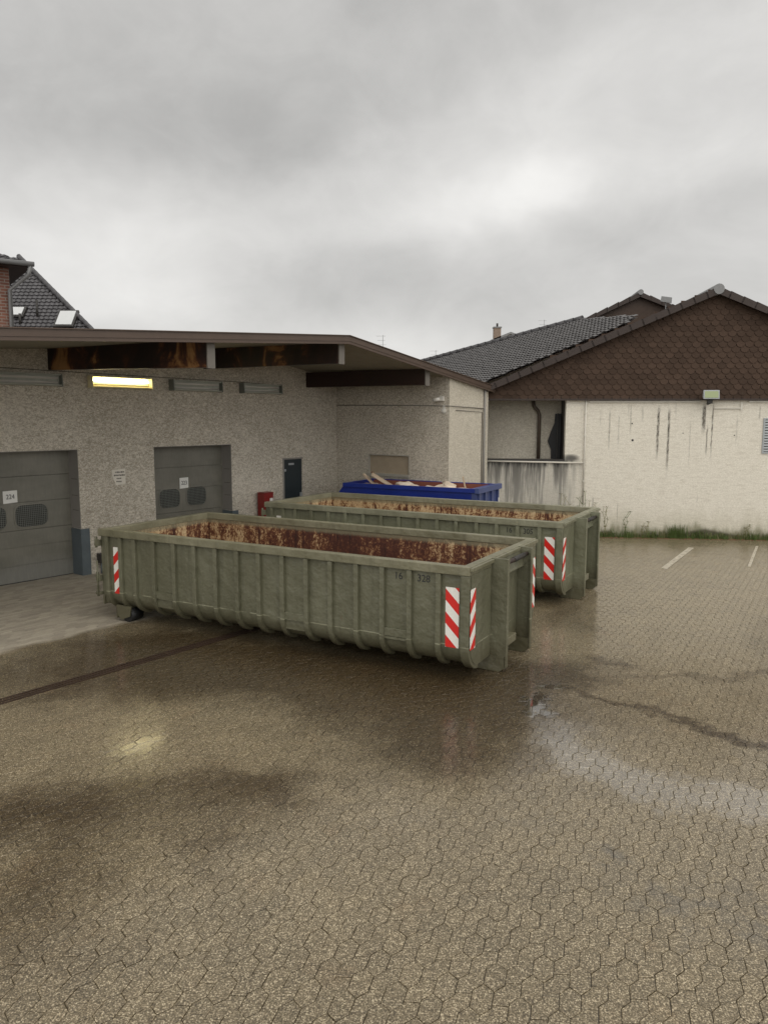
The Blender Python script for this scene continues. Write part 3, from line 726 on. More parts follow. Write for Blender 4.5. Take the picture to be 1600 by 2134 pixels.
# camera and sensor at the corner
cm=empty('security_camera',wall_pt(SC-.002,3.50,3.62),.904-PI/2,'white security camera under the eave near the wall corner','camera')
MB().box(-.06,.06,-.05,-.0,-.02,.10).build('bracket','white_plastic',cm,bevel=.006)
mb=MB(); mb.cyl((-.02,-.09,.03),(-.16,-.16,-.0),.045,16); mb.build('camera_body','white_plastic',cm)
MB().cyl((-.161,-.1605,0),(-.168,-.164,-.002),.03,16).build('lens','dark_metal',cm)
sn=empty('wall_sensor',wall_pt(SC-.002,3.56,3.36),.904-PI/2,'round white sensor below the security camera','sensor')
me_=MB(); 
for k in range(6):
    r0=.07*math.cos(k*PI/12); 
    me_.cyl((0,-.012*k,0),(0,-.012*(k+1),0),r0,16)
me_.build('dome','white_plastic',sn); MB().box(-.03,.03,-.02,0,.071,.14).build('mount','white_plastic',sn)

# ------------------------------------------------------------------ warehouse on the right
wh=empty('warehouse',(2.74,20.51,0),-.109,'white stained warehouse with brown shingle clad gable and dark tiled roof','building')
XE=13.5
mb=MB()
mb.box(2.12,XE,0,.30,-.05,3.68); mb.box(-.25,2.118,0,.30,-.05,2.03)
mb.build('front_wall','plaster_white',wh)
# recess over the ledge
mb=MB(); mb.box(-.4,2.40,1.05,1.20,1.9,3.70); mb.build('recess_wall','plaster_light',wh)
mb=MB(); mb.box(-.4,2.118,.30,1.05,1.96,2.00); mb.build('recess_floor','dark_metal',wh)
MB().box(-.04,2.118,-.03,.30,2.031,2.085).build('ledge_cover','dark_metal',wh)
MB().box(2.118,2.42,.31,1.04,1.9,3.67).build('recess_side','dark_metal',wh)
mb=MB(); mb.prism([(1.86,.95,2.0),(1.86,.95,2.30),(1.76,.95,2.55),(1.84,.95,2.80),(1.93,.95,3.05),(1.95,.95,3.31),(2.11,.95,3.31),(2.11,.95,2.0)],(0,.06,0)); mb.build('torn_cover','black_rubber',wh)
mb=MB(); mb.box(2.0,2.03,.90,.945,2.0,3.32); mb.build('frame_post','dark_metal',wh)
mb=MB(); mb.tube([(1.33,.96,3.66),(1.35,.96,3.52),(1.46,.96,3.40),(1.51,.96,3.28),(1.51,.96,2.0)],.05,12); mb.build('downpipe','pipe_brown',wh)
mb=MB(); mb.tube([(-.06,-.05,2.03),(2.60,-.05,2.0)],.022,8); mb.tube([(2.63,-.05,3.66),(2.63,-.05,.9)],.022,8)
for z in (3.3,2.7,2.1,1.5): mb.box(2.60,2.66,-.075,-.001,z,z+.03)
mb.build('conduit','pipe_white',wh)
mb=MB(); mb.box(2.72,5.55,-.05,-.002,3.60,3.64); mb.box(6.75,XE,-.05,-.002,3.60,3.64); mb.box(5.9,6.6,-.04,-.002,3.44,3.47); mb.box(6.55,6.6,-.045,-.041,3.40,3.60); mb.build('cable_trunking','pipe_white',wh)
mb=MB(); 
for (x,z,r) in ((3.87,2.61,.03),(3.84,3.05,.018),(5.15,2.8,.014),(6.45,2.75,.016)): MB().cyl((x,-.004,z),(x,.01,z),r,12).build('drill_hole','black_rubber',wh)
# louvre
lv=MB().box(7.15,7.19,-.03,-.001,2.28,3.20); lv.box(7.19,7.9,-.03,-.001,3.16,3.20); lv.box(7.19,7.9,-.03,-.001,2.28,2.32); lv.box(7.86,7.9,-.028,-.001,2.32,3.16); lv=lv.build('louvre','louvre_metal',wh)
MB().box(7.19,7.86,-.004,-.001,2.32,3.16).build('opening','dark_metal',lv)
mb=MB()
for k in range(12):
    z=2.34+k*.069; mb.hexa([(7.19,-.029,z),(7.86,-.029,z),(7.86,-.024,z),(7.19,-.024,z),(7.19,-.012,z+.045),(7.86,-.012,z+.045),(7.86,-.006,z+.045),(7.19,-.006,z+.045)])
mb.build('slats','louvre_metal',lv)
# gable
AX,AZ=5.76,6.40; EZ=3.98; SL=(AZ-EZ)/(AX+.0)
gy=-.10
mb=MB(); mb.prism([(0,gy+.03,3.675),(0,gy+.03,EZ-.02),(AX,gy+.03,AZ-.02),(2*AX,gy+.03,EZ-.02),(2*AX+2,gy+.03,3.675)],(0,.28,0)); mb.build('gable_wall','shingle',wh)
MB().box(-.0,XE,gy-.02,gy+.028,3.655,3.70).build('gable_foot_strip','rake_brown',wh)
mb=MB(); rd=random.Random(5); px,pz=.218,.135; row=0; z=3.66
while z<AZ-.1:
    x=-.1+(px/2 if row%2 else 0)
    while x<2*AX+1.2:
        top=EZ+SL*x if x<AX else EZ+SL*(2*AX-x)
        if x>2*AX+.0: top=EZ
        if z+.14<top+.03 and x>.05:
            t=rd.uniform(-.002,.002); w2=px/2*.985; yo=gy-.004+t; yi=gy+.026
            pts=[(x-w2,z+.235),(x-w2,z+.09),(x-w2*.80,z+.035),(x-w2*.42,z+.004),(x,z-.008),(x+w2*.42,z+.004),(x+w2*.80,z+.035),(x+w2,z+.09),(x+w2,z+.235)]
            b=len(mb.v); h0=z-.01; 
            fy=lambda zz:yo+(yi-yo)*(zz-h0)/.245
            mb.v+=[(p[0],fy(p[1]),p[1]) for p in pts]+[(p[0],fy(p[1])+.010,p[1]) for p in pts]
            n=len(pts); mb.f.append(tuple(b+i for i in range(n))); mb.sm.append(False)
            for i in range(1,n-2): mb.f.append((b+i,b+i+1,b+n+i+1,b+n+i)); mb.sm.append(False)
        x+=px
    z+=pz; row+=1
_o=mb.build('gable_shingles','shingle_tone',wh)
_at=_o.data.attributes.new('tone','FLOAT','FACE'); _r=random.Random(2); _t=[]; _c=0
for _f in _o.data.polygons:
    if len(_f.vertices)==9: _c=_r.random()
    _t.append(_c)
_at.data.foreach_set('value',_t)
# rakes / verge tiles along gable edges
def rake(x0,z0,x1,z1,name,y0=-.34,y1=.35,steps=None,par=wh,m_='rake_brown'):
    L=math.hypot(x1-x0,z1-z0); n=steps or int(L/.33); ux,uz=(x1-x0)/L,(z1-z0)/L; nx,nz=-uz,ux
    if nz<0: nx,nz=-nx,-nz
    mb=MB()
    for k in range(n):
        a_=L*k/n; b_=L*(k+1.12)/n
        pA=(x0+ux*a_,z0+uz*a_); pB=(x0+ux*b_,z0+uz*b_); lo=.02 if z1>z0 else .0
        la,lb=(.0,.016) if z1<z0 else (.016,.0)
        la,lb=lb,la
        P=lambda p,off,y:(p[0]+nx*off,y,p[1]+nz*off)
        mb.hexa([P(pA,-.13,y0),P(pB,-.13,y0),P(pB,-.13,y0+.03),P(pA,-.13,y0+.03),P(pA,.03+la,y0),P(pB,.03+lb,y0),P(pB,.03+lb,y0+.03),P(pA,.03+la,y0+.03)])
        mb.hexa([P(pA,.0+la,y0+.031),P(pB,.0+lb,y0+.031),P(pB,.0+lb,y1),P(pA,.0+la,y1),P(pA,.03+la,y0+.031),P(pB,.03+lb,y0+.031),P(pB,.03+lb,y1),P(pA,.03+la,y1)])
    o=mb.build(name,m_,par)
    P=lambda p,off,y:(p[0]+nx*off,y,p[1]+nz*off)
    pA,pB=(x0,z0),(x1,z1)
    mb=MB().hexa([P(pA,-.10,y0+.032),P(pB,-.10,y0+.032),P(pB,-.10,gy+.0),P(pA,-.10,gy+.0),P(pA,-.07,y0+.032),P(pB,-.07,y0+.032),P(pB,-.07,gy+.0),P(pA,-.07,gy+.0)])
    mb.build('verge_soffit','rake_brown',o)
rake(-.12,EZ-.02,AX,AZ+.05,'verge'); rake(2*AX+.3,EZ-.09,AX,AZ+.05,'verge')
mb=MB(); mb.tube([(AX,-.36,AZ+.03),(AX,6.,AZ+.03)],.13,14); mb.build('ridge_cap','zinc',wh)
# main roof slopes behind the gable (right slope and the rear of the left one)
def tile_field(O,U,V,nu,nv,name,m_,parent,inside=None,tw=.30,th=.34,amp=.035,seg=6):
    """pantiles: U runs across (unit), V runs up the slope (unit)"""
    O,U,V=Vector(O),Vector(U).normalized(),Vector(V).normalized(); N=U.cross(V).normalized()
    if N.z<0: N=-N
    vs_=[];fs=[];tn=[]; rd=random.Random(11)
    prof=[(k/seg, amp*(math.sin(PI*2*k/seg-PI/2)*.5+.5)) for k in range(seg+1)]
    for j in range(nv):
        for i in range(nu):
            c=O+U*((i+.5)*tw)+V*((j+.5)*th)
            if inside and not inside(c): continue
            t=rd.random(); b=len(vs_); dz=rd.uniform(0,.006)
            for (q,h) in prof: p=O+U*((i+q)*tw)+V*(j*th-.02)+N*(h+.045+dz); vs_.append(tuple(p))
            for (q,h) in prof: p=O+U*((i+q)*tw)+V*((j+1)*th)+N*(h+.008+dz); vs_.append(tuple(p))
            for (q,h) in prof: p=O+U*((i+q)*tw)+V*(j*th-.02)+N*(h+.0); vs_.append(tuple(p))
            n=seg+1
            for k in range(seg):
                fs.append((b+k,b+k+1,b+n+k+1,b+n+k)); fs.append((b+2*n+k,b+2*n+k+1,b+k+1,b+k)); tn+=[t,t*.5]
    me=bpy.data.meshes.new(name); me.from_pydata(vs_,[],fs); at=me.attributes.new('tone','FLOAT','FACE'); at.data.foreach_set('value',tn)
    me.materials.append(MT[m_]); o=bpy.data.objects.new(name,me); col.objects.link(o); o.parent=parent
    return o
# parent transforms are the warehouse's; work in its local frame
Wm=Matrix.Translation((2.74,20.51,0))@Matrix.Rotation(-.109,4,'Z'); Wi=Wm.inverted()
def WLp(p): return Wi@Vector(p)
O_=Vector((AX+.02,.2,AZ)); 
rv=Vector((-1,0,SL)).normalized()
tile_field((2*AX+.6,.36,EZ-.16),(0,1,0),(-1,0,SL),20,19,'roof','roof_tile',wh)
MB().poly([(2*AX+.6,.36,EZ-.17),(AX,.36,AZ),(AX,6.5,AZ),(2*AX+.6,6.5,EZ-.17)]).build('roof_deck','rake_brown',wh)

# ------------------------------------------------------------------ tiled wing behind it
wg=empty('tiled_wing',(2.9,20.9,0),0.,'low grey pantile roof wing between the depot and the clad gable','building')
def sh(p): return (p[0]-2.9,p[1]-20.9,p[2])
Dp=Vector((2.45,20.6,4.02)); Ap=Vector((1.58,27,5.16)); Cp=Vector((6.9,20.2,5.85)); Bp=Vector((5.89,23.04,6.10))
nn=(Ap-Vector((2.7,20.5,4.1))).cross(Vector((6.7,20.07,5.75))-Vector((2.7,20.5,4.1))).normalized()
if nn.z<0: nn=-nn
P0=Vector((2.7,20.5,4.1)); zp=lambda x,y:P0.z-(nn.x*(x-P0.x)+nn.y*(y-P0.y))/nn.z
up_=Vector((-nn.x,-nn.y,0)); up_=Vector((up_.x,up_.y,-(nn.x*up_.x+nn.y*up_.y)/nn.z)).normalized(); ac=up_.cross(nn).normalized()
poly=[(1.9,20.70),(2.8,20.62),(6.3,20.25),(6.75,20.6),(6.64,20.95),(5.89,23.04),(1.58,27.0),(-1.0,26.0)]
def inpoly(p,pl=poly):
    x,y=p.x+2.9,p.y+20.9; r=False; n=len(pl)
    for i in range(n):
        x1,y1=pl[i];x2,y2=pl[(i+1)%n]
        if (y1>y)!=(y2>y) and x<(x2-x1)*(y-y1)/(y2-y1)+x1: r=not r
    return r
O2=P0-up_*4.-ac*8.; O2=Vector(sh(O2))
tile_field(O2,ac,up_,118,72,'roof','roof_tile',wg,inpoly,tw=.135,th=.155,amp=.030,seg=4)
MB().poly([sh((x,y,zp(x,y)-.03)) for x,y in poly]).build('roof_deck','rake_brown',wg)
mb=MB(); n=22
A2=Vector((1.2,27.35,zp(1.58,27.0)-.05)); B2=Vector((5.89,23.04,zp(5.89,23.04)))
for k in range(n): 
    a_=A2.lerp(B2,k/n); b_=A2.lerp(B2,(k+1.1)/n); mb.cyl(sh(a_+Vector((0,0,.03))),sh(b_+Vector((0,0,.045))),.085,10)
mb.build('ridge_tiles','roof_tile_house',wg)
mb=MB(); mb.prism([sh((1.58,27.1,0)),sh((6.2,23.3,0)),sh((6.2,23.3,5.9)),sh((1.58,27.1,5.0))],(.1,.1,0)); mb.build('wall','plaster_light',wg)
# rear gable
rg=empty('rear_gable_hall',(5.83,22.99,0),-.109,'brown clad second gable rising behind the tiled wing','building')
ga,gz=1.68,6.80
mb=MB(); mb.prism([(-.2,.05,5.6),(-.2,.05,5.98),(ga,.05,gz),(4.2,.05,5.75),(4.2,.05,5.3)],(0,.2,0)); mb.build('gable_wall','shingle',rg)
def rake2(x0,z0,x1,z1):
    L=math.hypot(x1-x0,z1-z0); n=int(L/.33); mb=MB()
    for k in range(n):
        a_=(x0+(x1-x0)*k/n,z0+(z1-z0)*k/n); b_=(x0+(x1-x0)*(k+1.1)/n,z0+(z1-z0)*(k+1.1)/n)
        mb.hexa([(a_[0],-.15,a_[1]-.11),(b_[0],-.15,b_[1]-.11),(b_[0],4.,b_[1]-.11),(a_[0],4.,a_[1]-.11),(a_[0],-.15,a_[1]+.01),(b_[0],-.15,b_[1]+.04),(b_[0],4.,b_[1]+.04),(a_[0],4.,a_[1]+.01)])
    mb.build('verge','rake_brown',rg)
rake2(4.2,5.82,ga,gz+.03); rake2(-.55,5.80,ga,gz+.03)
mb=MB(); mb.tube([(ga,-.18,gz+.05),(ga,4.,gz+.05)],.08,12); mb.build('ridge_cap','zinc',rg)

# floodlight on the gable foot
fl=empty('floodlight',tuple(Wm@Vector((5.70,-.12,3.70))),-.109,'square floodlight with greenish lens at the foot of the shingle gable','lamp')
mb=MB(); mb.hexa([(-.20,-.30,-.02),(.20,-.30,-.02),(.17,-.10,.02),(-.17,-.10,.02),(-.20,-.26,.21),(.20,-.26,.21),(.17,-.10,.19),(-.17,-.10,.19)]); mb.build('housing','louvre_metal',fl,bevel=.01)
mb=MB(); mb.hexa([(-.165,-.305,.015),(.165,-.305,.015),(.165,-.296,.015),(-.165,-.296,.015),(-.165,-.271,.18),(.165,-.271,.18),(.165,-.262,.18),(-.165,-.262,.18)]); mb.build('lens','flood_lit',fl)
mb=MB(); mb.tube([(0,-.18,-.02),(0,-.16,-.12),(0,.02,-.14)],.03,8); mb.box(-.06,.06,-.20,-.10,-.13,-.03); mb.build('bracket','dark_metal',fl)
# second floodlight/loudspeaker on the roof
fs_=empty('roof_floodlight',tuple(Wm@Vector((4.95,1.6,6.22))),-.5,'grey floodlight standing on the roof slope left of the gable peak','lamp')
mb=MB(); mb.cyl((0,0,-.4),(0,0,.30),.02,8); mb.build('pole','zinc',fs_)
fs_.scale=(.7,.7,.7)
mb=MB(); mb.hexa([(-.20,-.07,.30),(.20,-.07,.20),(.20,.07,.20),(-.20,.07,.30),(-.17,-.05,.50),(.22,-.05,.42),(.22,.05,.42),(-.17,.05,.50)]); mb.build('housing','zinc',fs_)

# ------------------------------------------------------------------ far houses
hb=empty('brick_house',(-10.62,22,0),R(35),'red brick house with tiled eave at the left edge above the canopy','house')
MB().box(-7,0,0,7,0,7.45).build('wall','brick_wall',hb)
tile_field((-7.6,-.55,7.43),(1,0,0),(0,1,.5),40,33,'roof','roof_tile_house',hb,lambda c:c.x<.5-(c.y+.55)*1.0 ,tw=.2,th=.20,amp=.03,seg=4)
mb=MB(); mb.hexa([(-7.5,-.5,7.36),(.5,-.5,7.36),(.5,7.5,7.36),(-7.5,7.5,7.36),(-7.5,-.5,7.44),(.5,-.5,7.44),(.5,7.5,7.44),(-7.5,7.5,7.44)]); mb.poly([(-7.5,-.5,7.441),(.5,-.5,7.441),(-3.5,3.5,9.44)]); mb.poly([(.5,-.5,7.441),(.5,7.5,7.441),(-3.5,3.5,9.44)]); mb.poly([(.5,7.5,7.441),(-7.5,7.5,7.441),(-3.5,3.5,9.44)]); mb.build('eave','rake_brown',hb)
mb=MB(); mb.tube([(-7,-.60,7.44),(.56,-.60,7.44)],.07,8); mb.build('rain_gutter','zinc',hb)
mb=MB(); mb.tube([(.46,-.58,7.40),(.42,-.5,7.15),(-.02,-.10,6.75),(-.02,-.10,0)],.06,8); mb.build('downpipe','zinc',hb)
hs=empty('slate_house',(-12,33,0),0.,'steep dark tiled house roof with two skylights behind the canopy','house')
def hsl(p): return (p[0]+12,p[1]-33,p[2])
RL,RR,ER,EL=(-22,33,9.87),(-15.45,33,9.87),(-8.9,28,4.53),(-22,28,4.53)
vv=(Vector(RL)-Vector(EL)).normalized(); O3=Vector(hsl(EL)); 
def inh(c):
    t=(c.z-4.53)/(9.87-4.53); return 0<=t<=1.0 and c.x-12<-8.9-6.55*t
tile_field(O3,(1,0,0),vv,68,37,'roof','roof_tile_house',hs,inh,tw=.20,th=.21,amp=.035,seg=4)
mb=MB(); mb.poly([hsl(p) for p in (EL,ER,RR,RL)]); mb.poly([hsl(p) for p in (ER,(-12.6,38,4.53),RR)]); mb.poly([hsl(p) for p in ((-12.6,38,4.53),(-22,38,4.53),RL,RR)]); mb.build('roof_deck','rake_brown',hs)
mb=MB(); 
for k in range(26):
    a_=Vector(hsl(ER)).lerp(Vector(hsl(RR)),k/26); b_=Vector(hsl(ER)).lerp(Vector(hsl(RR)),(k+1.1)/26); mb.cyl(a_+Vector((0,-.02,.05)),b_+Vector((0,-.02,.07)),.10,8)
mb.build('hip_tiles','roof_tile_house',hs)
MB().hexa([(-9.5,-4.7,0),(2.8,-4.7,0),(-.8,4.7,0),(-9.5,4.7,0),(-9.5,-4.7,4.5),(2.8,-4.7,4.5),(-.8,4.7,4.5),(-9.5,4.7,4.5)]).build('wall','brick_wall',hs)
def skyl(x,t,w_,h_):
    o=Vector((x,28-33,4.53))+vv*t; N=Vector((0,-vv.z,vv.y)); U=Vector((1,0,0)); 
    def P(a_,b_,c): return tuple(o+U*a_+vv*b_+N*c)
    fr=MB().hexa([P(-w_/2-.08,-h_/2-.08,.03),P(w_/2+.08,-h_/2-.08,.03),P(w_/2+.08,h_/2+.08,.03),P(-w_/2-.08,h_/2+.08,.03),P(-w_/2-.08,-h_/2-.08,.14),P(w_/2+.08,-h_/2-.08,.14),P(w_/2+.08,h_/2+.08,.14),P(-w_/2-.08,h_/2+.08,.14)]).build('skylight','dark_metal',hs)
    MB().hexa([P(-w_/2,-h_/2,.142),P(w_/2,-h_/2,.142),P(w_/2,h_/2,.142),P(-w_/2,h_/2,.142),P(-w_/2,-h_/2,.17),P(w_/2,-h_/2,.17),P(w_/2,h_/2,.17),P(-w_/2,h_/2,.17)]).build('pane','sky_glass',fr)
skyl(-.43,3.30,.62,.80); skyl(-2.45,3.7,.45,.45)
mb=MB(); mb.cyl((-1.65,-2.6,7.0),(-1.65,-2.6,7.75),.05,8); mb.cyl((-2.2,-2.9,6.7),(-2.2,-2.9,7.2),.05,8); mb.build('vent_pipe','dark_metal',hs)
ch=empty('chimney_house',(7.,45,0),0.,'pale far house with brick chimney peeking over the tiled wing','house')
MB().box(-.63,-.22,-.2,.2,6.5,8.40).build('chimney','chimney_brick',ch); MB().box(-.67,-.18,-.24,.24,8.402,8.47).build('chimney_cap','zinc',ch)
MB().cyl((-.42,0,8.47),(-.42,0,8.68),.06,10).build('flue','dark_metal',ch)
mb=MB(); mb.prism([(-.6,0,6),(-.6,0,7.75),(.35,0,8.05),(1.4,0,7.7),(1.4,0,6)],(0,3,0)); mb.build('wall','plaster_light',ch)
mb=MB(); mb.hexa([(-.8,-.2,7.62),(.35,-.2,8.06),(.35,3,8.06),(-.8,3,7.62),(-.8,-.2,7.72),(.35,-.2,8.18),(.35,3,8.18),(-.8,3,7.72)]); mb.hexa([(.352,-.2,8.06),(1.6,-.2,7.62),(1.6,3,7.62),(.352,3,8.06),(.352,-.2,8.18),(1.6,-.2,7.72),(1.6,3,7.72),(.352,3,8.18)]); mb.build('roof','zinc',ch)
def antenna(u,vt,vb,dist,label):
    x=(u-800)/1570*dist; zt=3.18+(871-vt)/1570*dist; zb=3.18+(871-vb)/1570*dist-1.5
    o=empty('roof_antenna',(x,dist,zb),0.,label,'antenna','thin aerials over the roofs')
    MB().cyl((0,0,0),(0,0,zt-zb),.012,6).build('mast','zinc',o)
    mb=MB()
    for k,wd in enumerate((.35,.28,.42)): z=zt-zb-.05-k*.22; mb.cyl((-wd,0,z),(wd*.4,0,z),.006,5)
    mb.build('rods','zinc',o)
antenna(797,703,735,40,'thin aerial mast above the depot roof slope')
antenna(905,733,752,45,'small aerial just left of the tiled wing roof')
antenna(1125,672,690,45,'small aerial above the ridge of the tiled wing')

# ------------------------------------------------------------------ roll-off containers
LC=6.26; WC=2.5; HC=1.453
RIBS=[-6.09,-5.80,-5.50,-5.10,-4.69,-4.29,-3.89,-3.50,-3.12,-2.72,-2.33,-1.95,-1.56,-1.18,-.80,-.41,-.06]
def prof(off,n=9,z_top=1.345):
    """near-side cross-section (y,z) from the rim down and round to the floor; off = distance out of the panel"""
    r=.27+off; cy,cz=.33,.475
    pts=[(.06-off,z_top)]
    for k in range(n+1):
        a_=PI/2*k/n; pts.append((cy-r*math.cos(a_),cz-r*math.sin(a_)))
    return pts
def container(name,loc,rz,label,number,gp,suffix,rust_m):
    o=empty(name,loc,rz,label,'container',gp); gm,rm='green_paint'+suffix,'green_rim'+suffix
    # shell
    P=prof(0.,12); full=P+[(WC-y,z) for y,z in reversed(P)]
    mb=MB(); mb.strip([(-LC+.03,y,z) for y,z in full],(LC-.05,0,0)); mb.build('shell','green_paint'+suffix,o)
    # front and rear end plates
    mb=MB(); mb.prism([(-.022,y,z) for y,z in full],(.022,0,0)); mb.build('front_wall',gm,o)
    inner=MB(); y0,y1,x0,x1,zf,zt=.10,WC-.10,-LC+.11,-.05,.26,1.35
    q=[(y0,zt),(y0,.50),(y0+.05,.36),(y0+.20,zf),(y1-.20,zf),(y1-.05,.36),(y1,.50),(y1,zt)]
    inner.strip([(x0,y,z) for y,z in q],(x1-x0,0,0),False); inner.poly([(x0,y,z) for y,z in q]); inner.poly([(x1,y,z) for y,z in q])
    inner.build('inner_lining',rust_m,o)
    # rim: box section all round, butt jointed
    b=MB(); zt=HC; zb=HC-.11
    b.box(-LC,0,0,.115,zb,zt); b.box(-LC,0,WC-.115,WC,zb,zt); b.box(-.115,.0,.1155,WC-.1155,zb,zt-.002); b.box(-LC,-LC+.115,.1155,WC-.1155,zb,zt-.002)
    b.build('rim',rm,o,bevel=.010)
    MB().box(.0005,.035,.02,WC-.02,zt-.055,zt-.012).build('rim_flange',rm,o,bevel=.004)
    # ribs, both sides
    for side in (0,1):
        for a_ in RIBS:
            wd=.034 if a_<-.1 else .055
            out=prof(.052,9,zb-.002); inn=prof(-.004,9,zb-.002); pts=[(a_-wd,y,z) for y,z in out]+[(a_-wd,y,z) for y,z in reversed(inn)]
            if side: pts=[(x,WC-y,z) for x,y,z in pts]
            MB().prism(pts,(2*wd,0,0)).build('rib',gm,o,bevel=.006)
    # pockets near the seam
    for a0,a1 in ((-5.07,-4.72),(-2.69,-2.36),(-1.15,-.83)):
        mb=MB(); mb.box(a0,a1,.022,.058,.475,.575); mb.build('side_pocket',gm,o,bevel=.005)
        mb=MB(); mb.box(a0,a1,.05,.0585,.34,.474) if a0!=-1.15 else mb.box(a0,a1,.02,.058,.44,.47)
        mb.build('pocket_recess','dark_metal' if a0==-2.69 and False else gm,o)
    # front hook frame
    for bb,s_ in ((.72,1),(1.73,-1)):
        mb=MB(); mb.box(.0,.19,min(bb,bb+.02*s_),max(bb,bb+.02*s_),.20,HC+.0)
        f0,f1=sorted((bb-.0*s_,bb+.075*s_)); mb.box(.1905,.21,f0,f1,.06,HC-.005)
        mb.build('hook_frame_post',gm,o,bevel=.003)
    for bb in (.7405,1.7095): 
        s_=1 if bb<1 else -1
        MB().prism([(0.001,bb,HC-.03),(.18,bb,HC-.03),(.18,bb,HC-.16),(.001,bb,HC-.30)],(0,.015*s_,0)).build('gusset',gm,o)
    MB().box(.001,.10,.757,1.693,HC-.25,HC-.235).build('hood_plate',gm,o)
    mb=MB(); mb.hexa([(.001,.757,HC-.235),(.10,.757,HC-.235),(.10,1.693,HC-.235),(.001,1.693,HC-.235),(.001,.757,HC-.06),(.03,.757,HC-.06),(.03,1.693,HC-.06),(.001,1.693,HC-.06)]); mb.build('hood',gm,o)
    mb=MB(); mb.cyl((.13,.757,HC-.085),(.13,1.693,HC-.085),.028,14); ob=mb.build('hook_bar','rake_brown' ,o)
    mb=MB(); mb.cyl((.131,1.15,HC-.085),(.131,1.55,HC-.085),.034,14); mb.build('worn_grip','dark_metal',ob)
    MB().box(.001,.14,.757,1.30,.27,.37).build('step',rm,o,bevel=.006)
    # rails and feet
    for bb,s_ in ((.72,1),(1.73,-1)):
        y0,y1=sorted((bb,bb+.075*s_)); mb=MB()
        mb.prism([(-5.9,y0,.07),(-.25,y0,.07),(-.20,y0,.005),(.12,y0,.0),(.185,y0,.05),(.185,y0,.199),(-5.9,y0,.199)],(0,y1-y0,0)); mb.build('skid_rail',gm,o,bevel=.004)
    # rollers
    for y0,y1 in ((.10,.34),(WC-.34,WC-.10)):
        r=MB().cyl((-5.78,y0,.105),(-5.78,y1,.105),.105,24).build('roller','black_rubber',o)
        mb=MB(); 
        for yy in (y0-.03,y1+.01): mb.prism([(-5.92,yy,.06),(-5.88,yy,.03),(-5.70,yy,.10),(-5.66,yy,.26),(-5.98,yy,.26),(-5.98,yy,.12)],(0,.02,0))
        mb.box(-5.985,-5.965,y0-.03,y1+.03,.05,.25)
        mb.build('roller_bracket',gm,r)
    # rear double door with hinges and latch
    for y0,y1 in ((.065,1.245),(1.255,WC-.065)):
        mb=MB(); mb.box(-LC-.005,-LC+.028,y0,y1,.24,1.335)
        for zz in (.45,.8,1.15): mb.box(-LC-.045,-LC-.0055,y0+.05,y1-.05,zz,zz+.08)
        mb.build('rear_door',gm,o,bevel=.004)
    mb=MB(); mb.box(-LC+.035,-LC+.10,1.22,1.28,.26,1.34); mb.build('door_post',gm,o)
    mb=MB(); mb.box(-LC+.035,-LC+.105,2.36,2.41,.26,1.34); mb.box(-LC+.035,-LC+.105,.09,.14,.26,1.34); mb.build('corner_post',gm,o)
    for zz in (1.18,.62,.40):
        mb=MB(); mb.box(-LC-.075,-LC+.02,-.006,.05,zz,zz+.10 if zz>.5 else zz+.05); mb.cyl((-LC-.06,.02,zz-.03),(-LC-.06,.02,zz+.14),.020,10); mb.build('hinge',gm,o,bevel=.004)
    mb=MB(); mb.tube([(-LC-.02,-.012,.45),(-LC-.02,-.012,.95)],.012,8); mb.tube([(-LC-.02,-.012,.45),(-LC-.05,-.02,.41),(-LC-.065,-.02,.43)],.012,8); mb.build('latch',gm,o)
    # reflective hatching
    def stripe(nm,m_,corner,w_,h_,rzz):
        mb=MB().box(0,w_,-.003,0,0,h_); s2=mb.build(nm,m_,o,corner,rzz); return s2
    stripe('warning_stripe','stripe_up',(-5.985,.0575,.445),.115,.735,0)
    stripe('warning_stripe','stripe_down',(-.325,.0575,.445),.175,.735,0)
    stripe('warning_stripe','stripe_up',(.0035,.035,.445),.155,.735,PI/2)
    stripe('warning_stripe','stripe_down',(.0035,WC-.19,.445),.155,.735,PI/2)
    # stencilled number
    a1,a2=number
    text_mesh(a1,.125,'ink','stencil_number',o,face_mtx((-.965,.056,1.245)),.95)
    text_mesh(a2,.125,'ink','stencil_number',o,face_mtx((-.62,.056,1.245)),.95)
    return o
GP='olive green roll-off containers in the yard'
container('rolloff_container',(.997,8.621,0),-.506,'near olive green roll-off container stencilled 16 328 with rusty inside',('16','328'),GP,'','rusty_lining')
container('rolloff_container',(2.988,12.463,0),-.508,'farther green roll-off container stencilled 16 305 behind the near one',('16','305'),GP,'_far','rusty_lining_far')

# ------------------------------------------------------------------ blue skip with rubble
sk=empty('waste_skip',(2.05,16.9,0),-.48,'long dark blue skip full of rubble and boards at the wall corner','skip')
SL_,SW,SH=3.46,1.55,1.60
mb=MB(); mb.hexa([(-SL_-1.1,0.04,.15),(-.10,.04,.15),(-.10,SW-.04,.15),(-SL_-1.1,SW-.04,.15),(-SL_-.02,.04,SH-.1),(-.10,.04,SH-.1),(-.10,SW-.04,SH-.1),(-SL_-.02,SW-.04,SH-.1)])
mb.f=[f for i,f in enumerate(mb.f) if i!=1]; mb.sm=[False]*len(mb.f); mb.build('body','skip_blue',sk)
mb=MB(); mb.box(-SL_,0,0,.07,SH-.1,SH); mb.box(-SL_,0,SW-.07,SW,SH-.1,SH); mb.box(-.12,0,.0705,SW-.0705,SH-.1,SH-.001); mb.box(-SL_,-SL_+.07,.0705,SW-.0705,SH-.1,SH-.001); mb.build('rim','skip_blue',sk,bevel=.006)
